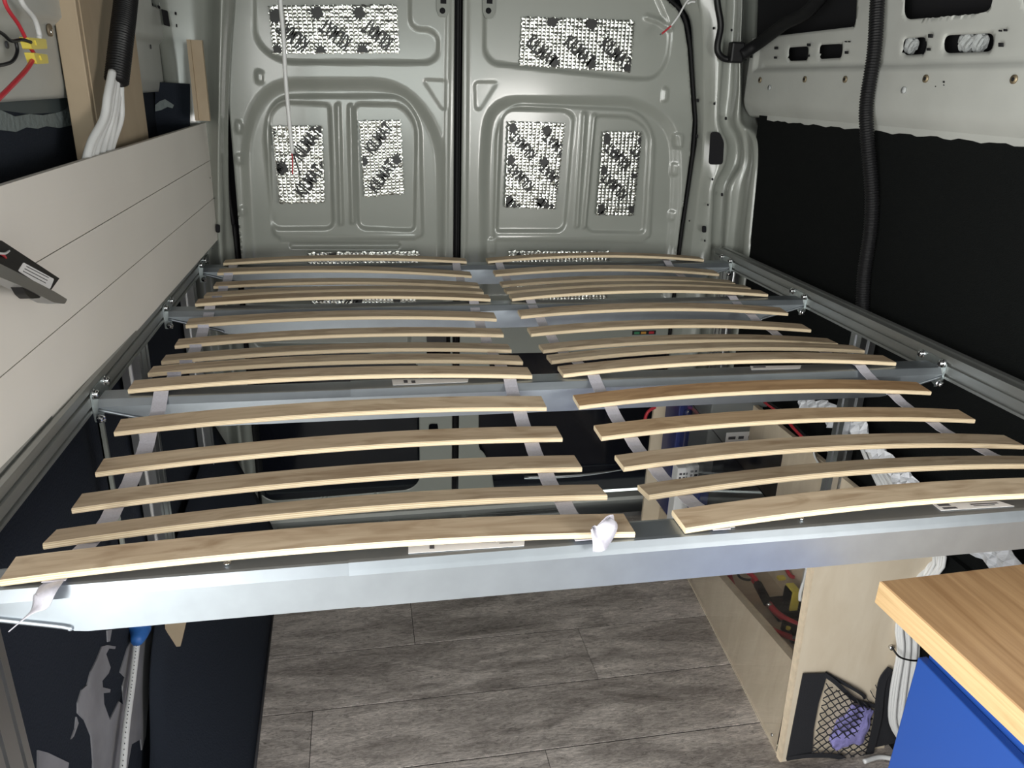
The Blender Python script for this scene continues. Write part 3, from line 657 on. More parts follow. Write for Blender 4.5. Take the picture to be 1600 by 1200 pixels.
mb.quadslab([p+np.array([-.011, 0, -.002]) for p in pts], (-.004, 0, 0)); rel(mb.build('backing_strip', M['plank_edge']), pw)
for px, py in ((215, 353), (217, 421), (218, 462), (328, 278), (334, 310), (332, 388)):
    q = at(px, py, 0, -0.463+.0) ; t = (q[1]-1.2)/1.5
    e0 = ext(E3[1][0], E3[1][1], q[1]); q = at(px, py, 0, e0[0]+.0008)
    rel(MB().disc(q, (1, 0, 0), .0022, .0012, 8).build('screw', M['greyprint']), pw)

# upright boards behind the planks
e = MB(); p = [at(163, 240, 0, -.50), at(240, 214, 0, -.50), at(240, 8, 0, -.50), at(163, -70, 0, -.50)]
y0, y1 = p[0][1]+.03, p[1][1]
e.box((-.54, y0, 1.36), (-.512, y1, 1.775), 0)
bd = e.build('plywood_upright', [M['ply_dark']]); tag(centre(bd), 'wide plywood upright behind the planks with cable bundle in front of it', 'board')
mb = MB().box((-.556, y0-.02, 1.36), (-.514, y0-.0008, 1.90), 0, bev=.002); tag(centre(mb.build('timber_batten', M['ply_dark'])), 'thin timber batten along the near edge of the wide plywood upright', 'batten')
a = atY(297, 62, 2.5); b = atY(328, 190, 2.5)
mb = MB().box((a[0], 2.50, b[2]+.002), (b[0], 2.518, a[2]), 0); mb.box((a[0]-.008, 2.49, b[2]+.002), (a[0]+.002, 2.518, a[2]-.0), 1)
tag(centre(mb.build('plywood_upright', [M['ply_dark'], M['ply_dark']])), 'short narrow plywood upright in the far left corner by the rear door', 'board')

# =================================================================== BED FRAME
RZ0, RZ1 = BED-.028, BED+.024
def rail_profile(inner, outw, sgn):
    """T-slot profile; inner face x, outw width, sgn +1 if the body lies to +x"""
    P = []
    def a(dx, z): P.append((inner+sgn*dx, z))
    g1a, g1b = BED+.0095, BED+.0015; g2a, g2b = BED-.0155, BED-.0225; d = .006
    a(.0, RZ1); a(0, g1a); a(.002, g1a-.001); a(d, g1a); a(d, g1b); a(.002, g1b+.001); a(0, g1b); a(0, g2a); a(.002, g2a-.001); a(d, g2a); a(d, g2b); a(.002, g2b+.001); a(0, g2b); a(0, RZ0)
    a(outw, RZ0); a(outw, RZ1); a(outw*.66, RZ1); a(outw*.66, RZ1-.004); a(outw*.36, RZ1-.004); a(outw*.36, RZ1)
    return P
def rail(inner, outw, sgn, y0, y1, label):
    P = rail_profile(inner, outw, sgn); root = empty('side_rail', (inner, y0, RZ0), label, 'bed rail')
    rel(MB().prism(P, 1, y0, y1).build('extrusion', M['alu']), root)
    return root
rail(-.475, .024, -1, .45, 2.60, 'dull aluminium T-slot rail bolted below the cream planks on the left')
rail(1.24, .045, 1, .45, 2.57, 'aluminium T-slot rail on the right in front of the black lining')

def bolt(c, nrm, r=.0065, h=.007):
    mb = MB(); mb.disc(c, nrm, r*1.45, .0012, 14, 0); c2 = np.array(c)+np.array(nrm)*.0012
    mb.disc(c2, nrm, r, h, 14, 0); mb.disc(c2+np.array(nrm)*h, nrm, r*.5, .0004, 6, 1); return mb.build('bolt', [M['chrome'], M['cavity']])
BY = [2.42, 1.945, 1.38, .812]
blab = ['farthest galvanised cross beam at the rear doors', 'second galvanised cross beam from the rear doors', 'galvanised cross beam between middle slats with a white sticker', 'nearest galvanised steel cross beam, its front face fully in view']
BEAMH = .060; BW = .044
def beam_prof(y0, h, inset=0.0):
    i = inset
    return [(y0-.010+i, BED-h), (y0-.010+i, BED-.0135), (y0-.0065+i, BED-.0085-i*.5), (y0-.001+i, BED-.001-i), (y0+.004, BED-i), (y0+BW-.004, BED-i), (y0+BW+.001-i, BED-.001-i), (y0+BW+.0085-i, BED-.0135), (y0+BW+.0085-i, BED-h),
            (y0+BW+.0065-i, BED-h), (y0+BW+.0065-i, BED-.0145), (y0+BW-.002-i, BED-.003-i), (y0+.004, BED-.0025-i), (y0+.001+i, BED-.003-i), (y0-.0045+i, BED-.0095-i*.5), (y0-.008+i, BED-.0145), (y0-.008+i, BED-h)]
for bi, (y0, lab) in enumerate(zip(BY, blab)):
    root = empty('bed_crossbar', (0.38, y0, BED-.06), lab, 'beam')
    # sections along x so that both ends taper upwards
    def sleeve(xa, xb, taper_left, inset, name):
        xs = [xa]; hs = []
        st = []
        if taper_left: st = [(xa, .012), (xa+.055, .033), (xa+.118, .050), (xa+.126, .058), (xa+.140, BEAMH), (xb, BEAMH)]
        else: st = [(xa, BEAMH), (xb-.140, BEAMH), (xb-.126, .058), (xb-.118, .050), (xb-.055, .033), (xb, .012)]
        if not taper_left: st = [(xa, BEAMH-.016), (xa+.012, BEAMH)]+st[1:]
        v = []; n = 17
        for x, h in st:
            for (yy, zz) in beam_prof(y0, max(h, .0145+.003), inset): v.append((x, yy, zz))
        f = [(i*n+k, i*n+(k+1) % n, (i+1)*n+(k+1) % n, (i+1)*n+k) for i in range(len(st)-1) for k in range(n)]
        f += [tuple(range(n)), tuple((len(st)-1)*n+k for k in range(n))]
        o = MB().add(v, f).build(name, M['steel']); rel(o, root); return o
    sleeve(-.462, .60, True, .0012, 'inner_sleeve'); sleeve(-.027, 1.225, False, 0.0, 'outer_sleeve')
    # rolled lip along the tapered end
    for sx, xa in ((1, -.462), (-1, 1.225)):
        pts = [(xa+sx*t, y0-.0095, BED-h) for t, h in ((.0, .0185), (.055, .034), (.116, .050), (.123, .055))]
        rel(MB().tube(catmull(pts, 4), .0034, 8).build('rolled_lip', M['steel']), root)
    # brackets
    for sx, x in ((1, -.475), (-1, 1.24)):
        yb = y0+.024
        P = rpoly([(yb-.024, BED-.046), (yb-.026, BED+.004), (yb-.020, BED+.012), (yb+.062, BED+.013), (yb+.068, BED+.004), (yb+.066, BED-.026), (yb+.02, BED-.040), (yb-.004, BED-.050)], .005, 3)
        xp = x+sx*.0012
        pl = MB().prism(P, 0, x+sx*.0004, x+sx*.0030); 
        pl.prism([(yb-.024, BED-.046), (yb-.0235, BED-.002), (yb-.0215, BED-.002), (yb-.0215, BED-.046)], 0, x+sx*.0012, x+sx*.018)
        br = pl.build('bracket', M['zinc'], loc=(x, yb, BED)); rel(br, root)
        for (by, bz) in ((yb-.014, BED+.0045), (yb+.052, BED+.0045)):
            rel(bolt((x+sx*.003, by, bz), (sx, 0, 0)), br)
        o = bolt((x+sx*.014, yb-.030, BED-.036), (0, -1, 0), .0055, .008); rel(o, br)
# printed stickers and small things on the beam tops
def beam_label(name, pts, y0, label, root_i, marks):
    q = [at(p[0], p[1], 2, BED+.0006) for p in pts]
    mb = MB().quadslab(q, (0, 0, .0004), 0)
    A, B, Cc, Dd = [np.array(p) for p in q]
    for (u0, u1, v0, v1) in marks:
        P = [(A+(B-A)*u)*(1-v)+(Dd+(Cc-Dd)*u)*v+np.array([0, 0, .0006]) for u, v in ((u0, v0), (u1, v0), (u1, v1), (u0, v1))]
        mb.quadslab(P, (0, 0, .0002), 1)
    return mb.build(name, [M['paper'], M['greyprint']])
beams = [o for o in C.objects if o.name.startswith('bed_crossbar')]
mk = [(u, u+.03, .25, .32) for u in np.linspace(.12, .3, 3)]+[(.18, .22, .4, .75), (.6, .75, .3, .36), (.3, .34, .2, .4), (.78, .9, .5, .56)]
for bmn, pts, m2 in ((beams[3], [(638, 846), (820, 842), (819, 853), (638, 865)], mk), (beams[3], [(1457, 788), (1560, 783), (1585, 791), (1470, 798)], [(.05, .22, .1, .4), (.06, .25, .6, .85), (.5, .9, .3, .45), (.5, .8, .6, .7)]),
                     (beams[2], [(612, 593), (732, 592), (731, 597), (614, 602)], [(.15, .2, .2, .7), (.25, .3, .3, .8)]), (beams[2], [(1172, 572), (1252, 571), (1250, 576), (1174, 578)], [(.05, .3, .2, .5)])):
    o = beam_label('sticker', pts, 0, '', 0, m2); o['label'] = 'white printed sticker'; rel(o, bmn)
q = at(355, 880, 2, BED+.0004); rel(MB().disc(q, (0, 0, 1), .0045, .0012, 14).build('rivet', M['chrome']), beams[3])
q = at(1252, 812, 2, BED+.0004); rel(MB().disc(q, (0, 0, 1), .003, .003, 10).build('rivet', M['chrome']), beams[3])
q = at(1138, 822, 2, BED+.0004); mb = MB(); A = [at(*p, 2, BED+.0012) for p in ((1124, 821), (1144, 820), (1149, 824), (1130, 825))]; mb.quadslab(A, (0, 0, .0005)); rel(mb.build('paper_tab', M['paper']), beams[3])

# posts
def post(x0, x1, y0, y1, z0, z1, label, grooves='y'):
    """four-sided T-slot post"""
    w_, d_ = x1-x0, y1-y0; g = .0085; dp = .011
    def side(n, L):
        return [L*(k+.5)/n for k in range(n)]
    P = []
    nx = 2 if w_ > .05 else 1; ny = 2 if d_ > .05 else 1
    for c in side(nx, w_): P += [(x0+c-g/2, y0), (x0+c-g/2, y0+dp), (x0+c+g/2, y0+dp), (x0+c+g/2, y0)]
    P = [(x0, y0)]+P+[(x1, y0)]
    for c in side(ny, d_): P += [(x1, y0+c-g/2), (x1-dp, y0+c-g/2), (x1-dp, y0+c+g/2), (x1, y0+c+g/2)]
    P += [(x1, y1)]
    for c in reversed(side(nx, w_)): P += [(x0+c+g/2, y1), (x0+c+g/2, y1-dp), (x0+c-g/2, y1-dp), (x0+c-g/2, y1)]
    P += [(x0, y1)]
    for c in reversed(side(ny, d_)): P += [(x0, y0+c+g/2), (x0+dp, y0+c+g/2), (x0+dp, y0+c-g/2), (x0, y0+c-g/2)]
    root = empty('frame_post', ((x0+x1)/2, (y0+y1)/2, z0), label, 'post')
    rel(MB().prism(P, 2, z0+.004, z1).build('extrusion', M['alu_post']), root)
    rel(MB().box((x0-.004, y0-.004, z0), (x1+.004, y1+.004, z0+.004)).build('foot_plate', M['zinc']), root)
    return root
post(-.519, -.475, .85, .93, 0, RZ0-.0005, 'nearest left aluminium post, cut by the left edge of the picture')
post(-.515, -.4755, 1.70, 1.78, 0, RZ0-.0005, 'middle left aluminium post between the third and second cross beams')
post(-.515, -.4755, 2.32, 2.36, 0, RZ0-.0005, 'far left aluminium post next to the rear door pillar')
post(1.256, 1.300, 1.70, 1.745, 0, RZ0-.0005, 'middle right aluminium post behind the electrical cabinet')
post(1.242, 1.282, 2.44, 2.50, 0, RZ0-.0005, 'far right aluminium post next to the rear door pillar')
post(1.25, 1.29, .70, .76, 0, RZ0-.0005, 'near right aluminium post hidden behind the worktop')
mb = MB().box((-.486, 1.425, .70), (-.476, 1.432, 1.0215), 0).box((-.486, 1.425, .70), (-.483, 1.45, 1.0215), 0)
tag(centre(mb.build('steel_angle', M['paint'])), 'thin pale metal angle hanging from the left rail at the third beam', 'bracket')

# =================================================================== SLATS
def slat_mesh(name, Lx, bow, wd=.049, th=.0085, n=26):
    x = np.linspace(-Lx/2, Lx/2, n+1); v = []; ch = .0016
    prof = [(0, ch), (ch, 0), (wd-ch, 0), (wd, ch), (wd, th-ch), (wd-ch, th), (ch, th), (0, th-ch)]
    for xi in x:
        b = bow*(1-(2*xi/Lx)**2)
        for (y, z) in prof: v.append((xi, y, z+b))
    m = 8; f = []; mi = []
    for i in range(n):
        for k in range(m):
            f.append((i*m+k, (i+1)*m+k, (i+1)*m+(k+1) % m, i*m+(k+1) % m)); mi.append(0 if k == 5 or k == 1 else 1)
    f.append(tuple(range(m))); mi.append(1); f.append(tuple(n*m+k for k in range(m))[::-1]); mi.append(1)
    me = bpy.data.meshes.new(name); me.from_pydata(v, [], f); me.materials.append(M['slat']); me.materials.append(M['slat_edge'])
    me.polygons.foreach_set('material_index', mi)
    uv = me.uv_layers.new(name='UVMap')
    for p in me.polygons:
        for li in p.loop_indices:
            c = v[me.loops[li].vertex_index]; bb = bow*(1-(2*c[0]/Lx)**2)
            uv.data[li].uv = (c[0]*1.2, (c[2]-bb)/th)
    me.update(); bm = bmesh.new(); bm.from_mesh(me); bmesh.ops.recalc_face_normals(bm, faces=bm.faces); bm.to_mesh(me); bm.free()
    return me
Yt = [.813+.1155*(15-k) for k in range(1, 16)]
LL = [4.552, 4.272, 3.982, None, 3.686, 3.313, 3.043, 2.861, 2.736, 2.588, 2.239, 1.982, 1.795, 1.642, 1.511]
LR = [4.482, 4.146, 3.905, None, 3.616, 3.313, 3.078, 2.877, 2.732, 2.567, 2.284, 2.048, 1.852, 1.691, 1.515]
RL = [4.513, 4.171, 3.926, None, 3.633, 3.346, 3.078, 2.86, 2.73, 2.576, 2.283, 2.04, 1.838, 1.675, 1.526]
RR = [4.517, 4.125, 3.898, None, 3.607, 3.302, 3.036, 2.835, 2.735, 2.54, 2.274, 2.026, 1.827, 1.682, 1.53]
LXO = [(-.772, .635), (-.769, .617), (-.745, .626), (-.755, .628), (-.762, .628), (-.736, .601), (-.727, .593), (-.739, .59), (-.752, .602), (-.78, .606), (-.733, .592), (-.712, .587), (-.711, .592), (-.725, .617), (-.768, .635)]
RXO = [.743, .732, .728, .726, .724, .711, .701, .704, .707, .714, .694, .697, .701, .715, .745]
def zs(ym, k):
    if ym is None: return -.010
    return max(-.052, min(0.0, .54*(1-Yt[k]/(ym*.54))))
def slat_set(name, label, side):
    root = empty(name, (-.04 if side == 'L' else .75, .81, BED), label, 'slatted bed base', 'slatted bed bases')
    ZA = [0 if k in (0, 4, 9, 14) else (zs((LL if side == 'L' else RL)[k], k)+zs((LR if side == 'L' else RR)[k], k))/2 for k in range(15)]
    TL = [0 if k in (0, 4, 9, 14) else max(-.2, min(.2, .5*(ZA[k-1]-ZA[k+1])/.231)) for k in range(15)]; TL[13] = -.17; TL[14] = 0
    L_len = .738; me = slat_mesh('slat', L_len, .013 if side == 'L' else .017)
    info = []
    for k in range(15):
        za = zs((LL if side == 'L' else RL)[k], k); zb = zs((LR if side == 'L' else RR)[k], k)
        if side == 'L': s = .54+0; xa, xb = LXO[k]; h = (.54-za)/1.0; x0 = (xa*h+xb*(.54-zb))/2
        else: x0 = RXO[k]*(.54-za)+L_len/2
        on = k in (0, 4, 9, 14)
        if on: za = zb = 0.0012
        o = bpy.data.objects.new('slat', me); C.objects.link(o)
        o.location = (x0, Yt[k], BED+(za+zb)/2); o.rotation_euler = (TL[k], -math.atan2(zb-za, L_len), 0)
        rel(o, root); info.append((x0, za, zb))
        tint = {('R', 10): (.88, .72, .55), ('R', 11): (.96, .88, .78), ('L', 4): (.93, .86, .78), ('R', 0): (.9, .85, .8)}.get((side, k), (1, 1, 1)); o.color = (*tint, 1)
    # straps
    for sx in ((-.352, .268) if side == 'L' else (.452, 1.052)):
        pts = []
        for k in range(14, -1, -1):
            x0, za, zb = info[k]; t = (sx-(x0-L_len/2))/L_len; z = za+(zb-za)*t+(.013 if side == 'L' else .017)*(1-(2*t-1)**2)
            z = BED+z-.0006
            dx = (Yt[k]-.9)*(-.016 if sx < 0 else (.02 if sx < .4 else (-.01 if sx < .6 else -.03)))
            if k < 14 and False: pass
            pts.append((sx+dx, Yt[k]-.0004, z)); pts.append((sx+dx, Yt[k]+.049, z+.049*TL[k]))
        P = []
        for i in range(len(pts)-1):
            a, b = np.array(pts[i]), np.array(pts[i+1]); P.append(a)
            if i % 2 == 1:
                for t in (.33, .66): P.append(a+(b-a)*t-np.array([0, 0, .0035*math.sin(math.pi*t)]))
        P.append(np.array(pts[-1])); hw = .0125; v = []
        for p in P: v += [(p[0]-hw, p[1], p[2]), (p[0]+hw, p[1], p[2]), (p[0]+hw, p[1], p[2]-.0008), (p[0]-hw, p[1], p[2]-.0008)]
        f = [(4*i+k, 4*i+4+k, 4*i+4+(k+1) % 4, 4*i+(k+1) % 4) for i in range(len(P)-1) for k in range(4)]+[(0, 1, 2, 3), tuple(4*(len(P)-1)+k for k in range(4))]
        rel(MB().add(v, f).build('strap', M['strap']), root)
        # flaps painting in the strap's shadow band on far slats' near edges
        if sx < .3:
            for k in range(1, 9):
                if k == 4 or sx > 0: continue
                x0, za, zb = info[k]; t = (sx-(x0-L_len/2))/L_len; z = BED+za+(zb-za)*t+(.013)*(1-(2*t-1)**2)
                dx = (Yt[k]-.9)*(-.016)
                rel(MB().box((sx+dx-hw, Yt[k]-.0012, z-.001), (sx+dx+hw, Yt[k]-.0002, z+.0062)).build('strap_shadow', M['strap']), root)
    return root, info
rootL, infoL = slat_set('slatted_base', 'left half of the bow-sprung birch slats on grey straps', 'L')
rootR, infoR = slat_set('slatted_base', 'right half of the bow-sprung birch slats on grey straps', 'R')
def ribbon(name, pts, widths, mt, parent, twist=None, th=.0008):
    P = catmull(pts, 5); n = len(P); Wd = np.interp(np.linspace(0, 1, n), np.linspace(0, 1, len(widths)), widths); v = []
    for i, p in enumerate(P):
        t = P[min(i+1, n-1)]-P[max(i-1, 0)]; t /= np.linalg.norm(t)+1e-9
        wv = np.array(twist[0])*(1-i/(n-1))+np.array(twist[1])*(i/(n-1)) if twist else np.array([1, 0, 0]); wv = wv-t*(wv@t); wv /= np.linalg.norm(wv)
        nn = np.cross(t, wv)
        for s, o_ in ((-1, 0), (-.33, .18), (.33, .18), (1, 0)): v.append(p+wv*s*Wd[i]/2+nn*o_*Wd[i]*.35)
    f = [(4*i+k, 4*i+4+k, 4*i+5+k, 4*i+1+k) for i in range(n-1) for k in range(3)]
    o = MB().add(v, f, 0, True).build(name, mt, fix=False); s = o.modifiers.new('t', 'SOLIDIFY'); s.thickness = th
    rel(o, parent); return o
p0 = at(88, 896, 2, BED+.001); 
ribbon('strap_tail', [p0+np.array([0, .012, 0]), p0+np.array([0, -.006, -.002]), at(72, 925, 1, .795), at(58, 948, 1, .785), at(38, 966, 1, .775), at(13, 987, 1, .765)], [.026, .026, .028, .024, .012, .003], M['strap'], rootL, ((1, 0, 0), (.6, -.2, .7)))
q0 = at(950, 808, 2, BED+.012)
ribbon('strap_tail', [at(958, 812, 2, BED+.030), at(956, 820, 2, BED+.027), at(950, 828, 2, BED+.022), at(940, 838, 1, .802), at(932, 843, 1, .798), at(925, 845, 1, .797)], [.012, .020, .028, .034, .032, .030], M['strap'], rootL, ((1, .2, -.5), (1, 0, -.35)))
ribbon('strap_tail', [at(946, 820, 2, BED+.014), at(950, 812, 2, BED+.024), at(953, 805, 2, BED+.032)], [.022, .018, .010], M['strap'], rootL, ((1, 0, 0), (1, .4, 0)))

# =================================================================== LOWER LEFT: WHEEL BOX AND LINING
F0 = 0.0
wb = empty('wheel_arch_cover', (-.4, 1.8, 0), 'dark navy lining over the left wheel arch beside the grey floor', 'wheel arch')
A1 = at(424, 962, 2, 0); A2 = at(394, 1215, 2, 0); A0 = np.array([A1[0]+.0, 2.50, 0])
B1 = at(247, 945, 0, -.50); B2 = at(233, 1200, 0, -.50)
dirA = (A2-A1)/(A1[1]-A2[1]); A3 = A2+dirA*.5; A3[2] = 0
B3 = B2+(B2-B1)*.9; B0 = np.array([-.50, 2.50, .50])
v = [A0, A1, A2, A3, B0, B1, B2, B3]
v = [np.array(p) for p in v]; grid = []
rows_ = [[v[0], v[1], v[2], v[3]], [v[4], v[5], v[6], v[7]]]
GR = []
for t in np.linspace(0, 1, 10):
    GR.append(catmull([(1-t)*a+t*b+np.array([.012*math.sin(math.pi*t), 0, .0]) for a, b in zip(rows_[0], rows_[1])], 8))
nc = len(GR[0]); vv = [p for r_ in GR for p in r_]; ff = [(i*nc+j, i*nc+j+1, (i+1)*nc+j+1, (i+1)*nc+j) for i in range(9) for j in range(nc-1)]
o = MB().add(vv, ff, 0, True).build('lining', M['navy']); s = o.modifiers.new('t', 'SOLIDIFY'); s.thickness = .004; rel(o, wb)
mb = MB().tube([A1+np.array([.004, 0, .003]), A2+np.array([.004, 0, .003]), A3+np.array([.004, 0, .003])], .004, 6); rel(mb.build('edge_trim', M['greyprint']), wb)
ll = empty('wall_lining', (-.53, 1.4, 0), 'dark navy fabric lining panel low on the left wall with torn grey patches', 'wall lining')
rel(MB().box((-.532, .5, 0), (-.524, 2.45, BED-.05)).build('fabric', M['navy']), ll)
XLL = -.5215
def torn(px, name='torn_patch'):
    P = [at(x, y, 0, XLL) for x, y in px]; c = [(p[1], p[2]) for p in P]
    o = MB().prism(c, 0, XLL-.003, XLL).build(name, M['ragged']); rel(o, ll)
torn([(168, 1008), (181, 1010), (180, 1014), (171, 1013), (166, 1022), (173, 1043), (170, 1052), (160, 1064), (161, 1074), (173, 1077), (172, 1082), (162, 1083), (163, 1100), (172, 1125), (186, 1096), (194, 1102), (192, 1072), (196, 1058), (188, 1050), (200, 1012), (208, 995), (212, 976), (225, 958), (250, 975), (248, 990), (238, 1022), (236, 1060), (230, 1120), (228, 1150), (222, 1172), (220, 1155), (206, 1163), (197, 1215), (145, 1215), (146, 1190), (143, 1150), (133, 1125), (122, 1114), (122, 1098), (128, 1078), (137, 1070), (142, 1050), (152, 1030), (160, 1010)])
torn([(112, 1155), (118, 1138), (120, 1120), (123, 1130), (116, 1150)])
torn([(60, 1172), (75, 1176), (108, 1192), (104, 1215), (60, 1215)])
torn([(168, 985), (175, 984), (172, 1002), (169, 1003)])
# white printed tube with blue tape at its top
root = empty('water_tube', tuple(at(190, 1215, 0, -.50)), 'white printed plastic tube hanging down the navy lining, blue tape at its top', 'tube')
pts = [at(214, 985, 0, -.508), at(213, 1010, 0, -.506), at(206, 1070, 0, -.503), at(198, 1130, 0, -.5), at(190, 1215, 0, -.495)]
P = catmull(pts, 11); rel(MB().tube(P, .0072, 12).build('tube', M['whitec']), root)
mk_ = MB()
for i in range(3, len(P)-2):
    a = np.array(P[i]); dc = (CAM-a)/np.linalg.norm(CAM-a)*.0073; mk_.box(a+dc-np.array([.0007, .0006, .0014+.0008*(i % 3)]), a+dc+np.array([.0007, .0006, .0014+.0008*(i % 2)]))
rel(mk_.build('print', M['greyprint']), root)
mb = MB(); cc = at(216, 990, 0, -.503)
mb.tube(catmull([at(216, 968, 0, -.508), at(219, 985, 0, -.503), at(213, 1004, 0, -.503)], 4), [.02, .022, .024, .023, .022, .019, .017, .014, .0105], 9)
rel(mb.build('blue_tape', M['bluetape']), root)
c1 = at(270, 1010, 0, -.46); mb = MB().prism([(at(256, 950, 1, 1.62)[0], at(256, 950, 1, 1.62)[2]), (at(260, 1012, 1, 1.62)[0], at(260, 1012, 1, 1.62)[2]), (at(282, 1010, 1, 1.62)[0], at(282, 1010, 1, 1.62)[2]), (at(296, 950, 1, 1.62)[0], at(296, 950, 1, 1.62)[2])], 1, 1.62, 1.64)
tag(centre(mb.build('wood_offcut', M['ply_dark'])), 'small brown wood offcut tucked under the front beam on the left', 'wood piece')
# grey sheet-metal inner wall behind the slats on the left
o = relief('metal_panel', ((-.545, 0, 0), (0, 1, 0), (0, 0, 1), (1, 0, 0)), (1.95, 2.62, .02, 1.0), .01, [(rpoly([(2.0+.12*i, .0), (2.05+.12*i, .0), (2.05+.12*i, 1.0), (2.0+.12*i, 1.0)]), .02, .018) for i in range(5)], mt=M['paint2'])
rel(o, wl)

# =================================================================== ELECTRICAL CABINET (right)
cab = empty('electrical_cabinet', (1.15, 1.7, 0), 'birch plywood cabinet of electrics at the right under the bed with a clear front', 'cabinet')
YE = 1.34
ep = [(.992+.0, .0), (1.30, 0), (1.30, .60), (.990, .60)]
xb0 = at(1222, 1190, 1, YE)[0]; xt0 = at(1273, 888, 1, YE)[0]
P = [(xb0, 0), (1.302, 0), (1.302, .595), (xt0-.001, .595)]
ro = MB().prism(P, 1, YE, YE+.018).build('end_panel', M['ply_x']); rel(ro, cab)
e = MB().prism([(xb0-.006, 0), (xb0, 0), (xt0-.001, .595), (xt0-.007, .595)], 1, YE-.0005, YE+.0185); rel(e.build('edge_strip', M['ply_cut']), cab)
K = [at(1218, 1192, 2, 0), at(1064, 885, 2, 0)]; K[1] = K[0]+(K[1]-K[0])*1.38
k0 = np.array([xb0-.003, YE+.0185, 0]); k1 = np.array([K[1][0], K[1][1], 0])
t0 = at(1252, 1048, 1, YE+.0185); t0[0] = max(t0[0], k0[0]); t1 = at(1107, 897, 0, k1[0]-.01)
t1 = np.array([k1[0]-.0, k1[1], .06])
tn = np.array([.016, 0, 0])
rel(MB().hexa([k0, k1, k1+tn, k0+tn, t0, t1, t1+tn, t0+tn]).build('kick_board', M['ply']), cab)
l0 = t0+np.array([.0162, 0, 0]); l1 = t1+np.array([.0162, 0, 0])
rel(MB().hexa([l0-np.array([0, 0, .05]), l1-np.array([0, 0, .05]), l1+np.array([.012, 0, -.05]), l0+np.array([.012, 0, -.05]), l0-np.array([0, 0, .003]), l1-np.array([0, 0, .003]), l1+np.array([.012, 0, -.003]), l0+np.array([.012, 0, -.003])]).build('ledge', M['ply_cut']), cab)
ax0 = k0+np.array([-.0045, .001, .015]); ax1 = k1+np.array([-.0045, -.02, .015])
ta = np.array([0, 0, .58]); tx = np.array([-.003, 0, 0])
rel(MB().hexa([ax0, ax1, ax1-tx*-1, ax0-tx*-1, ax0+ta, ax1+ta, ax1+ta-tx*-1, ax0+ta-tx*-1]).build('clear_sheet', M['acrylic']), cab)
rel(MB().prism([(1.032, YE+.02), (1.302, YE+.02), (1.302, 2.53), (1.125, 2.53)], 2, .10, .115).build('base_board', M['ply']), cab)
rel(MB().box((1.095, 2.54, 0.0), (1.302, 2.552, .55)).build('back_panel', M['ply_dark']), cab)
a = at(1022, 636, 1, 2.5); b = at(1052, 700, 1, 2.5); rel(MB().box((a[0], 2.50, .0), (b[0], 2.512, a[2]+.02)).build('divider', M['ply']), cab)
ZS = at(1225, 672, 0, 1.284)[2]; rel(MB().box((1.284, YE+.02, .115), (1.300, 2.53, ZS)).build('side_panel', M['ply']), cab)
# screws in clear sheet
q = at(1208, 1150, 0, ax0[0]-.003); rel(MB().disc(at(1207, 1148, 0, 1.0), (-1, 0, 0), .004, .003, 10).build('screw', M['chrome']), cab)

zb = .117
def on(px, py, z=zb): return at(px, py, 2, z)
def cable(name, pts, r, mt, label=None, cat=None, group=None, parent=None, n=10, k=6, corr=None):
    P = catmull(pts, k)
    if corr:
        L_ = [np.array(p) for p in P]; d = [0]
        for a, b in zip(L_[:-1], L_[1:]): d.append(d[-1]+np.linalg.norm(b-a))
        N = int(d[-1]/corr)*4; s = np.linspace(0, d[-1], N); P = np.stack([np.interp(s, d, [p[i] for p in L_]) for i in range(3)], -1)
        rad = [r*(1.0, 1.0, .86, .86)[i % 4] for i in range(N)]
        mb = MB().tube(P, rad, 14)
    else: mb = MB().tube(P, r, n)
    o = mb.build(name, mt)
    if parent: rel(o, parent)
    else: centre(o); tag(o, label, cat, group)
    return o
# thick red cables
cable('battery_cable', [on(1140, 897, .135), on(1150, 925, .135), on(1172, 955, .135), on(1200, 980, .135), on(1232, 994, .135), on(1262, 1003, .135)], .0085, M['red'], 'thick red battery cable curving along the kick board', 'cable')
c_ = cable('battery_cable', [on(1178, 905, .16), on(1192, 925, .16), on(1203, 945, .16), on(1220, 962, .15), on(1250, 978, .145), on(1275, 985, .145)], .010, M['red'], 'second red cable through the clear-topped black fuse, nearer the end panel', 'cable')
cable('battery_cable', [on(1168, 893, .17), on(1180, 903, .17), on(1186, 914, .165)], .0075, M['red'], 'short red cable entering the far end of the black fuse', 'cable')
cable('battery_cable', [on(1225, 880, .22), on(1236, 900, .20), on(1250, 903, .19), on(1262, 925, .18), on(1268, 940, .17)], .006, M['red'], 'thin red cable beside the white wires at the end panel', 'cable')
cable('battery_cable', [at(1010, 668, 1, 2.49), at(1008, 655, 1, 2.49), at(1013, 643, 1, 2.49), at(1024, 636, 1, 2.495)], .006, M['red'], 'red cable looping behind the slats near the divider', 'cable')
for i, (dx, lab) in enumerate(((0, 'red cable running to the right behind the grey box, upper one'), (6, 'dark cable running to the right behind the grey box, beside the red one'))):
    cable('battery_cable', [at(1195+dx, 628, 0, 1.285), at(1225+dx, 650, 0, 1.285), at(1240+dx, 668, 0, 1.285), at(1262+dx, 690, 0, 1.285)], .006, M['red'] if i == 0 else M['blackp'], lab, 'cable')
cable('black_cable', [on(1150, 890, .15), on(1157, 902, .15), on(1170, 906, .15), on(1182, 903, .15)], .004, M['blackp'], 'thin black cable looping between red cables', 'cable')
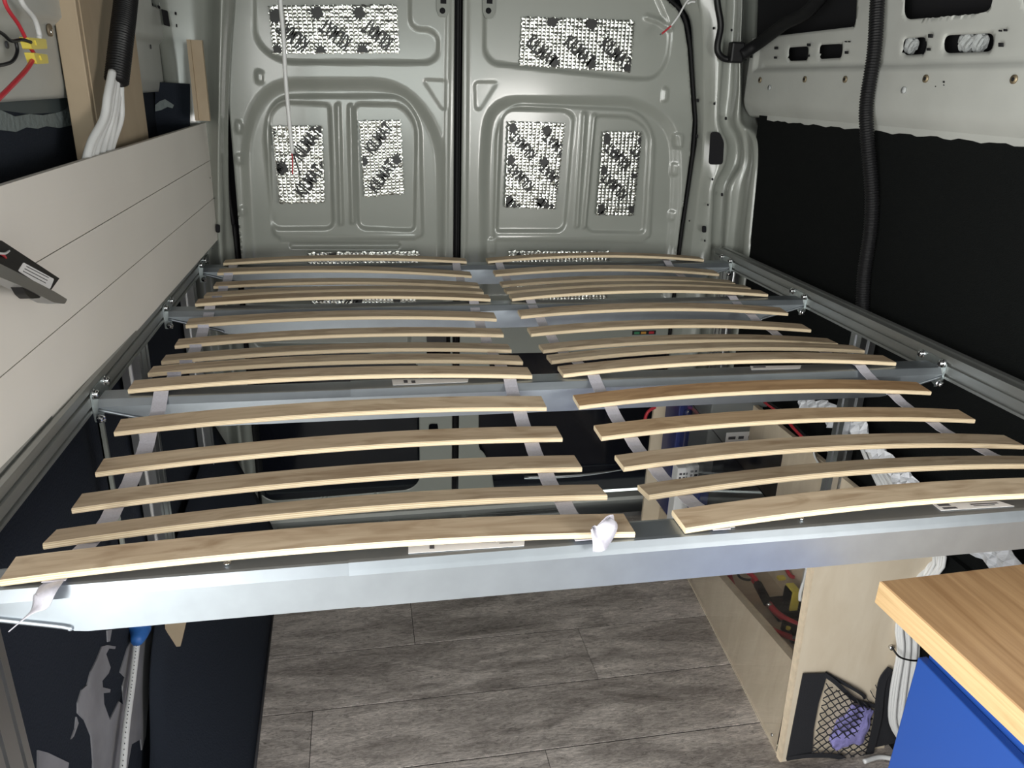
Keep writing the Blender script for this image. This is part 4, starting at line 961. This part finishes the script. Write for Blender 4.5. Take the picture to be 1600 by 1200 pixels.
# fuse holder
fz = at(1195, 930, 2, .17); fu = empty('fuse_holder', (fz[0], fz[1], .135), 'black fuse holder with clear cover between two red cables', 'fuse')
a = at(1183, 910, 2, .165); b = at(1202, 945, 2, .165); d = (b-a)/np.linalg.norm(b-a)
rel(MB().tube([a+d*.01, b-d*.01], .014, 8).build('body', M['blackp']), fu)
for p in (a, b): rel(MB().tube([p-d*.006, p+d*.006], .008, 8).build('ring_terminal', M['chrome']), fu)
# yellow fuse block
def yblock():
    c = at(1233, 946, 2, .15); root = empty('fuse_block', (c[0], c[1], .115), 'black fuse block with a tall yellow fuse on the plywood base', 'fuse')
    a = at(1212, 945, 2, .12); b = at(1262, 915, 2, .12)
    x0, x1 = c[0]-.045, c[0]+.055
    rel(MB().box((x0, c[1]-.03, .115), (x1, c[1]+.05, .150), bev=.004).build('base', M['blackp']), root)
    rel(MB().box((c[0]-.014, c[1]-.020, .150), (c[0]+.016, c[1]+.02, .212), bev=.004).build('fuse_body', M['cavity']), root)
    rel(MB().box((c[0]-.012, c[1]-.027, .150), (c[0]+.014, c[1]-.021, .216), bev=.002).box((c[0]-.012, c[1]-.027, .213), (c[0]+.014, c[1]+.018, .219), bev=.002).build('fuse_cap', M['yellow']), root)
    return root
yblock()
c = at(1222, 903, 2, .2); mb = MB().box((c[0]-.012, c[1]-.006, c[2]-.006), (c[0]+.012, c[1]+.010, c[2]+.004), bev=.002)
tag(centre(mb.build('yellow_tag', M['yellow'])), 'small flat yellow tag beyond the tall yellow fuse', 'tag')
# black breaker with yellow button
def breaker():
    c = at(1242, 985, 2, .13); root = empty('circuit_breaker', (c[0], c[1], .115), 'black circuit breaker with a round yellow button near the end panel', 'breaker')
    rel(MB().box((c[0]-.028, c[1]-.04, .115), (c[0]+.045, c[1]+.03, .150), bev=.004).build('body', M['blackp']), root)
    q = at(1232, 983, 2, .152); rel(MB().disc(q, (0, 0, 1), .0065, .007, 14).build('button', M['yellow']), root)
    q = at(1248, 997, 2, .152); rel(MB().box(q-np.array([.018, .003, 0]), q+np.array([.02, .003, .006])).build('lever', M['grey_box']), root)
    cable('wire', [at(1236, 1008, 2, .13), at(1243, 1014, 2, .135), at(1252, 1013, 2, .13)], .002, M['whitec'], parent=root)
    cable('wire', [at(1247, 1002, 2, .14), at(1251, 1008, 2, .14), at(1252, 1013, 2, .13)], .002, M['orange'], parent=root)
breaker()
for i in range(4):
    cable('white_wire', [at(1262+i*2, 885, 1, 1.40+i*.006), at(1258+i*2, 905, 1, 1.40+i*.006), at(1252+i*4, 925, 1, 1.40+i*.006), at(1251+i*4, 938, 1, 1.40+i*.006)], .0045, M['whitec'], 'white wire of the short bundle inside the end panel edge', 'cable', 'short white wires inside the end panel')
# battery modules seen through the slats
def module(name, px, Y, dep, z0, mats, label, cat, extra=None):
    (xa, ya), (xb, yb) = px; a = at(xa, ya, 1, Y); b = at(xb, yb, 1, Y)
    zt = max(a[2], b[2]); root = empty(name, ((a[0]+b[0])/2, Y+dep/2, z0), label, cat)
    rel(MB().box((a[0], Y, z0), (b[0], Y+dep, zt), bev=.004).build('housing', mats[0]), root)
    if extra: extra(root, a, b, Y, zt)
    return root
def lbl(x0, x1, z0, z1, Y, root, text_rows=2, name='printed_label'):
    mb = MB().box((x0, Y-.0012, z0), (x1, Y-.0002, z1), 0)
    for r_ in range(text_rows):
        for k in range(3): 
            u = .08+.3*k; mb.box((x0+(x1-x0)*u, Y-.0018, z0+(z1-z0)*(.2+.35*r_)), (x0+(x1-x0)*(u+.16+.05*((k+r_) % 2)), Y-.0012, z0+(z1-z0)*(.38+.35*r_)), 1)
    o = mb.build(name, [M['paper'], M['greyprint']]); rel(o, root)
def ex_grey(root, a, b, Y, zt):
    p = at(1135, 676, 1, Y); q = at(1183, 697, 1, Y); lbl(p[0], q[0], q[2], p[2], Y, root)
g = module('inverter', ((1114, 622), (1202, 690)), 2.22, .2, .115, [M['grey_box']], 'grey housing with a white printed label, seen between the slats on the right', 'inverter', ex_grey)
def ex_b(root, a, b, Y, zt):
    p = at(1082, 672, 1, Y); q = at(1098, 700, 1, Y); lbl(p[0], q[0], q[2], p[2], Y, root, 1)
    rel(MB().disc(at(1076, 645, 1, Y), (0, -1, 0), .016, .006, 16).build('terminal_cap', M['batt_blue']), root)
    rel(MB().disc(at(1076, 643, 1, Y-.007), (0, -1, 0), .004, .003, 8).build('terminal', M['chrome']), root)
module('battery', ((1062, 634), (1110, 690)), 2.36, .12, .115, [M['batt_blue']], 'dark blue battery module left of the grey housing', 'battery', ex_b)
def ex_w(root, a, b, Y, zt):
    p = at(1122, 772, 1, Y); q = at(1163, 800, 1, Y); lbl(p[0], q[0], q[2], p[2], Y, root, 2)
module('battery', ((1094, 765), (1165, 830)), 2.10, .08, .115, [M['batt_blue']], 'blue battery module with a large white label just behind the front beam', 'battery', ex_w)
module('converter', ((1168, 763), (1211, 840)), 2.10, .06, .115, [M['grey_box']], 'small grey converter box right of the labelled blue battery', 'converter')
module('battery', ((1132, 716), (1224, 730)), 2.00, .07, .115, [M['gloss_black']], 'black box with rounded corner behind the nearer slats on the right', 'battery')
def ex_s(root, a, b, Y, zt):
    lbl(a[0]+.002, b[0]-.002, zt-.05, zt-.006, Y, root, 2)
module('charge_controller', ((1060, 732), (1076, 770)), 2.26, .05, .115, [M['paper']], 'narrow white box left of a wider white box in the clear-fronted cabinet', 'controller', ex_s)
module('charge_controller', ((1078, 728), (1096, 770)), 2.25, .05, .115, [M['paper']], 'wider white box beside a dark blue battery in the cabinet', 'controller', ex_s)
c = at(1248, 786, 0, 1.262); rl = empty('relay', (1.27, c[1], c[2]-.02), 'small brown relay fixed to the inner plywood side of the cabinet', 'relay')
rel(MB().box((1.256, c[1]-.022, c[2]-.022), (1.284, c[1]+.022, c[2]+.022), bev=.004).build('housing', mat('bronze', (.22, .17, .10), .35, .6)), rl)
rel(MB().box((1.252, c[1]-.004, c[2]-.006), (1.257, c[1]+.006, c[2]+.012)).build('clip', M['chrome']), rl)
# coils of thin white cable around the middle right post
for i, (r0, lab) in enumerate(((.05, 'outer'), (.042, 'middle'), (.034, 'inner'))):
    c = at(1290, 712, 0, 1.278); pts = [(1.2795-.0058*i, c[1]+r0*1.3*math.sin(t), c[2]+r0*.85*math.cos(t)) for t in np.linspace(0, 2*math.pi, 18)]
    cable('cable_coil', [np.array(p) for p in pts], .0028, M['whitec'], '%s loop of thin white cable coiled against the inner plywood side' % lab, 'cable', k=2, n=6)
# crumpled white plastic film along the lining
pts = [at(1255, 628, 0, 1.295), at(1300, 645, 0, 1.295), at(1352, 678, 0, 1.295), at(1385, 715, 0, 1.295), at(1430, 757, 0, 1.295), at(1490, 815, 0, 1.295), at(1555, 865, 0, 1.295), at(1640, 930, 0, 1.295)]
P = catmull(pts, 8); v = []; n = len(P)
for i, p in enumerate(P):
    for j in range(7):
        s = (j-3)/3; wv = .030+.007*math.sin(i*.9); v.append((p[0]+.012*math.sin(i*1.9+j*1.3)*.6-.012, p[1]+.004*math.sin(i*2.3+j), p[2]+s*wv+.004*math.sin(i*1.3+j*2)))
f = [(i*7+j, i*7+j+1, (i+1)*7+j+1, (i+1)*7+j) for i in range(n-1) for j in range(6)]
o = MB().add(v, f, 0, False).build('plastic_film', M['bag'], fix=False); s = o.modifiers.new('t', 'SOLIDIFY'); s.thickness = .001; centre(o)
tag(o, 'crumpled strip of white plastic film slanting along the black right lining', 'plastic film')
# white cable bundle right of the end panel
g_ = 'white cables hanging beside the end panel'
for i in range(10):
    a = i/9; Y = YE-.006-.003*(i % 3)
    top = at(1440+i*4, 862+i*1.0, 0, 1.302-.004*(i % 2)); p1 = at(1424+a*22, 920, 1, Y); p2 = at(1402+a*34, 975, 1, Y); p3 = at(1404+a*30, 1018, 1, Y-.01)
    p4 = at(1393+a*36, 1080+a*8, 1, Y-.012); p5 = at(1392+a*30, 1130, 1, Y-.015); p6 = at(1408+a*12, 1180, 1, Y-.02); p7 = p6.copy(); p7[2] = .012; p7[0] += .01
    p6[2] = max(p6[2], .03)
    cable('white_cable', [at(1338+i*3, 680+(i % 3)*4, 0, 1.305-.004*(i % 2)), at(1358+i*3, 728+(i % 3)*3, 0, 1.305-.004*(i % 2)), at(1392+i*4, 795+(i % 2)*3, 0, 1.30), top, p1, p2, p3, p4, p5, p6, p7], .0048, M['whitec'], 'white cable in the bundle hanging between plywood end panel and blue cabinet', 'cable', g_, n=8, k=4)
cc = [at(1393, 1010, 1, YE-.02), at(1405, 1026, 1, YE-.04), at(1425, 1032, 1, YE-.045), at(1440, 1030, 1, YE-.03), at(1438, 1018, 1, YE-.002)]
root = cable('cable_tie', cc, .0024, M['blackp'], 'black tie around the white cable bundle', 'cable tie', n=6)
o = MB().disc(at(1391, 1010, 1, YE-.0005), (0, -1, 0), .006, .008, 12).build('hook_screw', M['chrome']); tag(centre(o), 'round screw head in the plywood holding the black cable tie', 'screw')
cable('white_cable', [at(1350, 1190, 2, .012), at(1375, 1183, 2, .012), at(1400, 1188, 2, .012), at(1412, 1200, 2, .012)], .006, M['whitec'], 'single white cable lying on the floor below the net pocket', 'cable')
o = MB().box((1.320, .95, .0), (1.3345, 2.3, .60)).build('black_curtain', M['felt']); tag(centre(o), 'black felt strip behind the white cables at the foot of the right wall', 'lining')

# net pocket
net = empty('net_pocket', tuple(at(1300, 1190, 1, YE-.02)), 'black elastic net pocket fixed low on the plywood end panel, holding a lilac pack', 'pocket')
yn = YE-.006
def flat(px, name, y=yn, th=.003, mt=None):
    P = [at(x, y_, 1, y) for x, y_ in px]; o = MB().prism([(p[0], p[2]) for p in P], 1, y-th, y).build(name, mt or M['netband']); rel(o, net); return o
flat([(1254, 1052), (1292, 1051), (1286, 1072), (1278, 1098), (1270, 1140), (1268, 1180), (1228, 1186)], 'side_band')
def bandline(px, w_, name, y=yn-.004):
    P = catmull([at(x, yy, 1, y-.006*math.sin(math.pi*i/(len(px)-1))) for i, (x, yy) in enumerate(px)], 6); v = []
    for i, p in enumerate(P):
        t = P[min(i+1, len(P)-1)]-P[max(i-1, 0)]; nn = np.array([-t[2], 0, t[0]]); nn /= np.linalg.norm(nn)+1e-9
        v += [p-nn*w_/2, p+nn*w_/2, p+nn*w_/2+np.array([0, .0025, 0]), p-nn*w_/2+np.array([0, .0025, 0])]
    f = [(4*i+k, 4*i+4+k, 4*i+4+(k+1) % 4, 4*i+(k+1) % 4) for i in range(len(P)-1) for k in range(4)]
    rel(MB().add(v, f).build(name, M['netband']), net)
bandline([(1288, 1054), (1305, 1066), (1322, 1082), (1340, 1096), (1368, 1104)], .011, 'front_hem')
bandline([(1290, 1052), (1318, 1068), (1336, 1078), (1348, 1086), (1352, 1092)], .008, 'rear_hem', yn)
bandline([(1230, 1186), (1270, 1181), (1310, 1183), (1330, 1196), (1345, 1210)], .014, 'bottom_hem')
bandline([(1392, 1045), (1380, 1062), (1375, 1090), (1372, 1120), (1366, 1150), (1356, 1190), (1352, 1215)], .022, 'outer_band')
flat([(1376, 1062), (1392, 1046), (1402, 1140), (1398, 1160), (1362, 1168)], 'inner_cloth', yn-.001, .002)
# net cords: two families of sagging lines
def quadnet():
    tl, tr, br, bl = (1291, 1068), (1366, 1106), (1353, 1186), (1268, 1178); mb = MB()
    def S(u, v):
        x = (1-v)*((1-u)*tl[0]+u*tr[0])+v*((1-u)*bl[0]+u*br[0]); y = (1-v)*((1-u)*tl[1]+u*tr[1])+v*((1-u)*bl[1]+u*br[1])
        return at(x, y, 1, yn-.008-.020*math.sin(math.pi*u)*math.sin(math.pi*min(1, v+.15)))
    n = 9
    for fam in (0, 1):
        for k in range(-n, 2*n):
            pts = []
            for s in np.linspace(0, 1, 15):
                u = s; v = (k+(s*5 if fam == 0 else -s*7+n*.55))/n+.012*math.sin(s*40+k)
                if 0 <= v <= 1: pts.append(S(u, v))
            if len(pts) > 2: mb.tube(pts, .0015, 5)
    tl2 = [(1345, 1085), (1384, 1052)]
    for k in range(4):
        a = at(1352+8*k, 1088-9*k, 1, yn-.003); b = at(1362+6*k, 1098-6*k, 1, yn-.005); mb.tube([a, (a+b)/2+np.array([0, -.003, -.003]), b], .0011, 5)
    o = mb.build('net', M['netband']); o['kind'] = 'stuff'; rel(o, net)
quadnet()
# lilac pack inside the net
bm = bmesh.new(); bmesh.ops.create_icosphere(bm, subdivisions=4, radius=1)
c = at(1332, 1137, 1, yn-.010)
for q in bm.verts:
    n_ = q.co.copy(); r_ = 1+.10*math.sin(5*n_.x+3*n_.z)+.07*math.sin(9*n_.z+2*n_.x)+.04*math.sin(17*n_.x)
    sx = math.copysign(abs(n_.x)**.7, n_.x); sz = math.copysign(abs(n_.z)**.7, n_.z)
    xx, zz = sx*.050*r_, sz*.066*r_; q.co = Vector((xx+zz*.12, n_.y*.010*r_, zz))
me = bpy.data.meshes.new('lilac_pack'); bm.to_mesh(me); bm.free(); me.materials.append(M['lilac']); me.polygons.foreach_set('use_smooth', [True]*len(me.polygons))
o = link('tissue_pack', me, loc=tuple(c)); tag(o, 'crumpled lilac and blue pack held in the black net pocket', 'packet')

# =================================================================== WORKTOP AND BLUE CABINET
zt = .90
A = at(1375, 907, 2, zt); Bq = at(1600, 1112, 2, zt); Cq = at(1600, 880, 2, zt)
dirn = (Bq-A); dirn /= np.linalg.norm(dirn); N0 = A+dirn*.85
dirr = (Cq-A)/np.linalg.norm(Cq-A); far = A+dirr*.50
near = N0+dirr*.50
wt = empty('worktop', (A[0]+.25, A[1]-.4, zt-.04), 'oak laminate worktop over the blue cabinet at the lower right', 'worktop')
top = [A, far, near, N0]
dz = np.array([0, 0, -.002]); lo = np.array([0, 0, -.040])
mb = MB().hexa([p+lo for p in (N0, near, far, A)]+[p+dz for p in (N0, near, far, A)], 0)
mb.m = [1 if i != 1 else 0 for i in range(6)]
ins = .0015
cen = (A+far+near+N0)/4; T2 = [p+(cen-p)/np.linalg.norm(cen-p)*.003 for p in (N0, near, far, A)]
mb.hexa([p+dz for p in (N0, near, far, A)]+T2, 0)
rel(mb.build('board', [M['oak'], M['oak_edge']]), wt)
X0 = .797; cb = empty('blue_cabinet', (X0+.2, .4, 0), 'bright blue painted cabinet under the oak worktop', 'cabinet')
yA = .80
rel(MB().box((X0+.012, -.05, .06), (X0+.45, yA-.004, zt-.041), 0).build('body', M['blue']), cb)
rel(MB().box((X0+.03, -.05, 0), (X0+.44, yA-.03, .06)).build('plinth', M['blackp']), cb)
rel(MB().box((X0-.004, -.05, .065), (X0+.0115, yA, zt-.085), bev=.002).build('side_board', M['blue']), cb)

# =================================================================== HANGING CABLES AND SMALL THINGS
# right corrugated hose
cable('corrugated_hose', [at(1376, -60, 0, 1.285), at(1371, 0, 0, 1.285), at(1366, 80, 0, 1.285), at(1354, 160, 0, 1.285), at(1355, 215, 0, 1.29), at(1362, 300, 0, 1.305), at(1360, 360, 0, 1.31), at(1350, 430, 0, 1.312), at(1347, 490, 0, 1.31), at(1343, 560, 0, 1.305)], .0180, M['blackp'],
      'long black corrugated hose hanging down the right wall behind the rail', 'hose', corr=.0065)
# left corrugated conduit with white cables
cable('corrugated_hose', [at(203, -70, 0, -.455), at(197, 0, 0, -.460), at(190, 60, 0, -.462), at(182, 128, 0, -.470)], .0235, M['blackp'], 'short black corrugated conduit hanging at the upper left before the plywood', 'hose', corr=.0055)
for i, (dx, e, rr_) in enumerate(((-9, -9, .008), (-3, -2, .008), (3, 4, .0075), (8, 10, .007), (12, 13, .0065), (-6, -6, .007))):
    yy = -.004*(i % 2)
    cable('white_cable', [at(181+dx*.6, 112, 0, -.470+yy), at(177+dx, 150, 0, -.474+yy), at(171+dx*(1.5 if i == 4 else 1), 185, 0, -.480+yy), at(157+e+dx*.6, 222, 0, -.494), at(146+e+dx*.6, 262, 0, -.500)], rr_, M['whitec'], 'white cable coming out of the short conduit at the upper left', 'cable', 'white cables below the left conduit', n=8)
# white wire in front of the left door
root = empty('lamp_wire', tuple(atY(457, 270, 2.35)), 'white sheathed wire hanging before the left rear door, red and black ends bare', 'wire')
P = [atY(436, -60, 2.35), atY(438, 0, 2.35), atY(443, 60, 2.35), atY(446, 120, 2.35), atY(452, 190, 2.35), atY(457, 240, 2.35)]
cable('sheath', P, .0058, M['whitec'], parent=root)
cable('red_lead', [atY(456, 238, 2.352), atY(457, 250, 2.352), atY(457, 272, 2.352)], .0024, M['red'], parent=root, n=6)
cable('black_lead', [atY(458, 238, 2.348), atY(462, 252, 2.348), atY(469, 272, 2.348)], .0022, M['blackp'], parent=root, n=6)
# white wire at the right door's upper corner
root = empty('lamp_wire', tuple(atY(1036, 50, 2.6)), 'thin white wire with a red end at the top corner of the right door', 'wire')
cable('sheath', [atY(1084, -8, 2.60), atY(1072, 4, 2.60), atY(1060, 25, 2.60), atY(1048, 41, 2.60)], .003, M['whitec'], parent=root)
cable('sheath', [atY(1074, 6, 2.60), atY(1080, 3, 2.60), atY(1086, 3, 2.60)], .003, M['whitec'], parent=root)
cable('red_lead', [atY(1049, 40, 2.60), atY(1041, 47, 2.60), atY(1034, 53, 2.60)], .0032, M['red'], parent=root, n=6)
cable('bare_end', [atY(1035, 52, 2.60), atY(1030, 55, 2.60)], .0024, M['chrome'], parent=root, n=6)
# black drain hose with clip, upper right
dh = empty('drain_hose', tuple(atY(1150, 98, 2.58)), 'thin black hose bending into a clip at the right rear pillar', 'hose')
cable('hose', [atY(1118, -40, 2.585), atY(1121, 5, 2.585), atY(1126, 40, 2.585), atY(1121, 70, 2.585), atY(1123, 84, 2.585), atY(1133, 92, 2.585), atY(1146, 92, 2.58)], .0105, M['blackp'], parent=dh)
a = atY(1141, 65, 2.575); b = atY(1157, 99, 2.575); rel(MB().box((a[0], 2.555, b[2]), (b[0], 2.590, a[2]), bev=.006).build('clip', M['blackp']), dh)
cable('wiring_loom', [atY(1158, 86, 2.56), at(1185, 68, 0, 1.285), at(1225, 38, 0, 1.285), at(1262, 18, 0, 1.285), at(1300, -25, 0, 1.285)], .019, M['rubber'], 'thick taped black wiring loom rising to the right from the clip', 'wiring')
cable('wiring_loom', [at(325, -40, 0, -.43), at(331, 10, 0, -.435), at(325, 30, 0, -.44), at(312, 46, 0, -.45), at(305, 30, 0, -.47)], .013, M['rubber'], 'black taped loom end at the upper left rear corner', 'wiring')
# wires with yellow tap connectors, upper left
def wires():
    X = -.50
    cable('red_wire', [at(2, -40, 0, X), at(8, 5, 0, X), at(30, 40, 0, X), at(45, 70, 0, X), at(56, 88, 0, X)], .0030, M['red'], 'red wire from above into the lower yellow tap connector', 'wire')
    cable('red_wire', [at(52, 92, 0, X), at(42, 108, 0, X), at(20, 132, 0, X), at(-20, 172, 0, X)], .0036, M['red'], 'red wire leaving the yellow connector down to the left edge', 'wire')
    cable('white_wire', [at(22, -30, 0, X-.01), at(35, 5, 0, X-.01), at(53, 28, 0, X-.01), at(61, 52, 0, X-.012), at(61, 60, 0, X-.012)], .0042, M['whitec'], 'white wire curving down behind the red one at the upper left', 'wire')
    cable('black_wire', [at(-20, 40, 0, X+.006), at(4, 53, 0, X+.006), at(18, 64, 0, X+.006), at(34, 62, 0, X+.006), at(48, 66, 0, X+.006)], .0026, M['blackp'], 'black wire crossing into the upper yellow tap connector', 'wire')
    cable('black_wire', [at(24, 62, 0, X+.004), at(27, 80, 0, X+.004), at(20, 95, 0, X+.004), at(5, 101, 0, X+.004), at(-20, 104, 0, X+.004)], .0026, M['blackp'], 'black wire looping back to the left edge below the other', 'wire')
    for (x0, y0, x1, y1, lab, c) in ((38, 58, 68, 76, 'upper yellow tap connector on the wires at the upper left', 0), (46, 82, 70, 99, 'lower yellow tap connector with the red wire through it', 1)):
        P = [at(*p, 0, X) for p in ((x0, y0), (x1-2, y0+3), (x1, y1), (x0+6, y1+1))]
        root = empty('tap_connector', tuple(P[3]), lab, 'connector')
        o = MB().prism(rpoly([(p[1], p[2]) for p in P], .003), 0, X-.008, X+.006).build('housing', M['yellow']); rel(o, root)
        P2 = [at(*p, 0, X) for p in ((x0+8, y0+4), (x1-5, y0+6), (x1-4, y1-5), (x0+11, y1-5))]
        o = MB().prism(rpoly([(p[1], p[2]) for p in P2], .0015), 0, X+.006, X+.0085).build('flap', M['yellow']); rel(o, root)
wires()
# black sensor box with label, left edge
def sensor():
    X = -.455
    root = empty('light_module', tuple(at(45, 470, 0, X)), 'black module with a white label hanging before the cream planks at the left edge', 'module')
    def slab(px, x0, x1, name, mt, r=.002):
        P = [at(*p, 0, X) for p in px]; o = MB().prism(rpoly([(p[1], p[2]) for p in P], r), 0, x0, x1).build(name, mt); rel(o, root)
    slab([(3, 376), (93, 435), (75, 460), (-22, 412), (-30, 372)], X-.016, X, 'housing', M['blackp'])
    slab([(36, 410), (84, 436), (78, 451), (70, 452), (28, 423)], X, X+.0006, 'printed_label', M['paper'], .003)
    mb = MB()
    for k in range(4):
        a = at(41-k*2.5, 417+k*3.8-1, 0, X+.0007); b = at(76-k*2.2-(6 if k == 3 else 0), 435+k*4.2-1, 0, X+.0007)
        d = (b-a)/np.linalg.norm(b-a); nn = np.array([0, -d[2], d[1]])*.0006; mb.quadslab([a-nn, b-nn, b+nn, a+nn], (.0003, 0, 0))
    rel(mb.build('print', M['greyprint']), root)
    slab([(-25, 408), (2, 421), (72, 456), (92, 468), (88, 475), (70, 473), (20, 448), (-25, 430)], X-.010, X+.012, 'bezel', M['alu_dark'], .004)
    slab([(20, 446), (52, 462), (50, 466), (36, 467), (28, 460)], X-.004, X+.010, 'clip', M['blackp'], .004)
    cable('lead', [at(-40, 392, 0, X+.004), at(-10, 393, 0, X+.004), at(4, 398, 0, X+.003), at(9, 403, 0, X-.001)], .0018, M['red'], parent=root, n=6)
    cable('lead', [at(-40, 400, 0, X+.004), at(-4, 396, 0, X+.006), at(8, 396, 0, X+.003), at(14, 392, 0, X-.001)], .0016, M['whitec'], parent=root, n=6)
sensor()
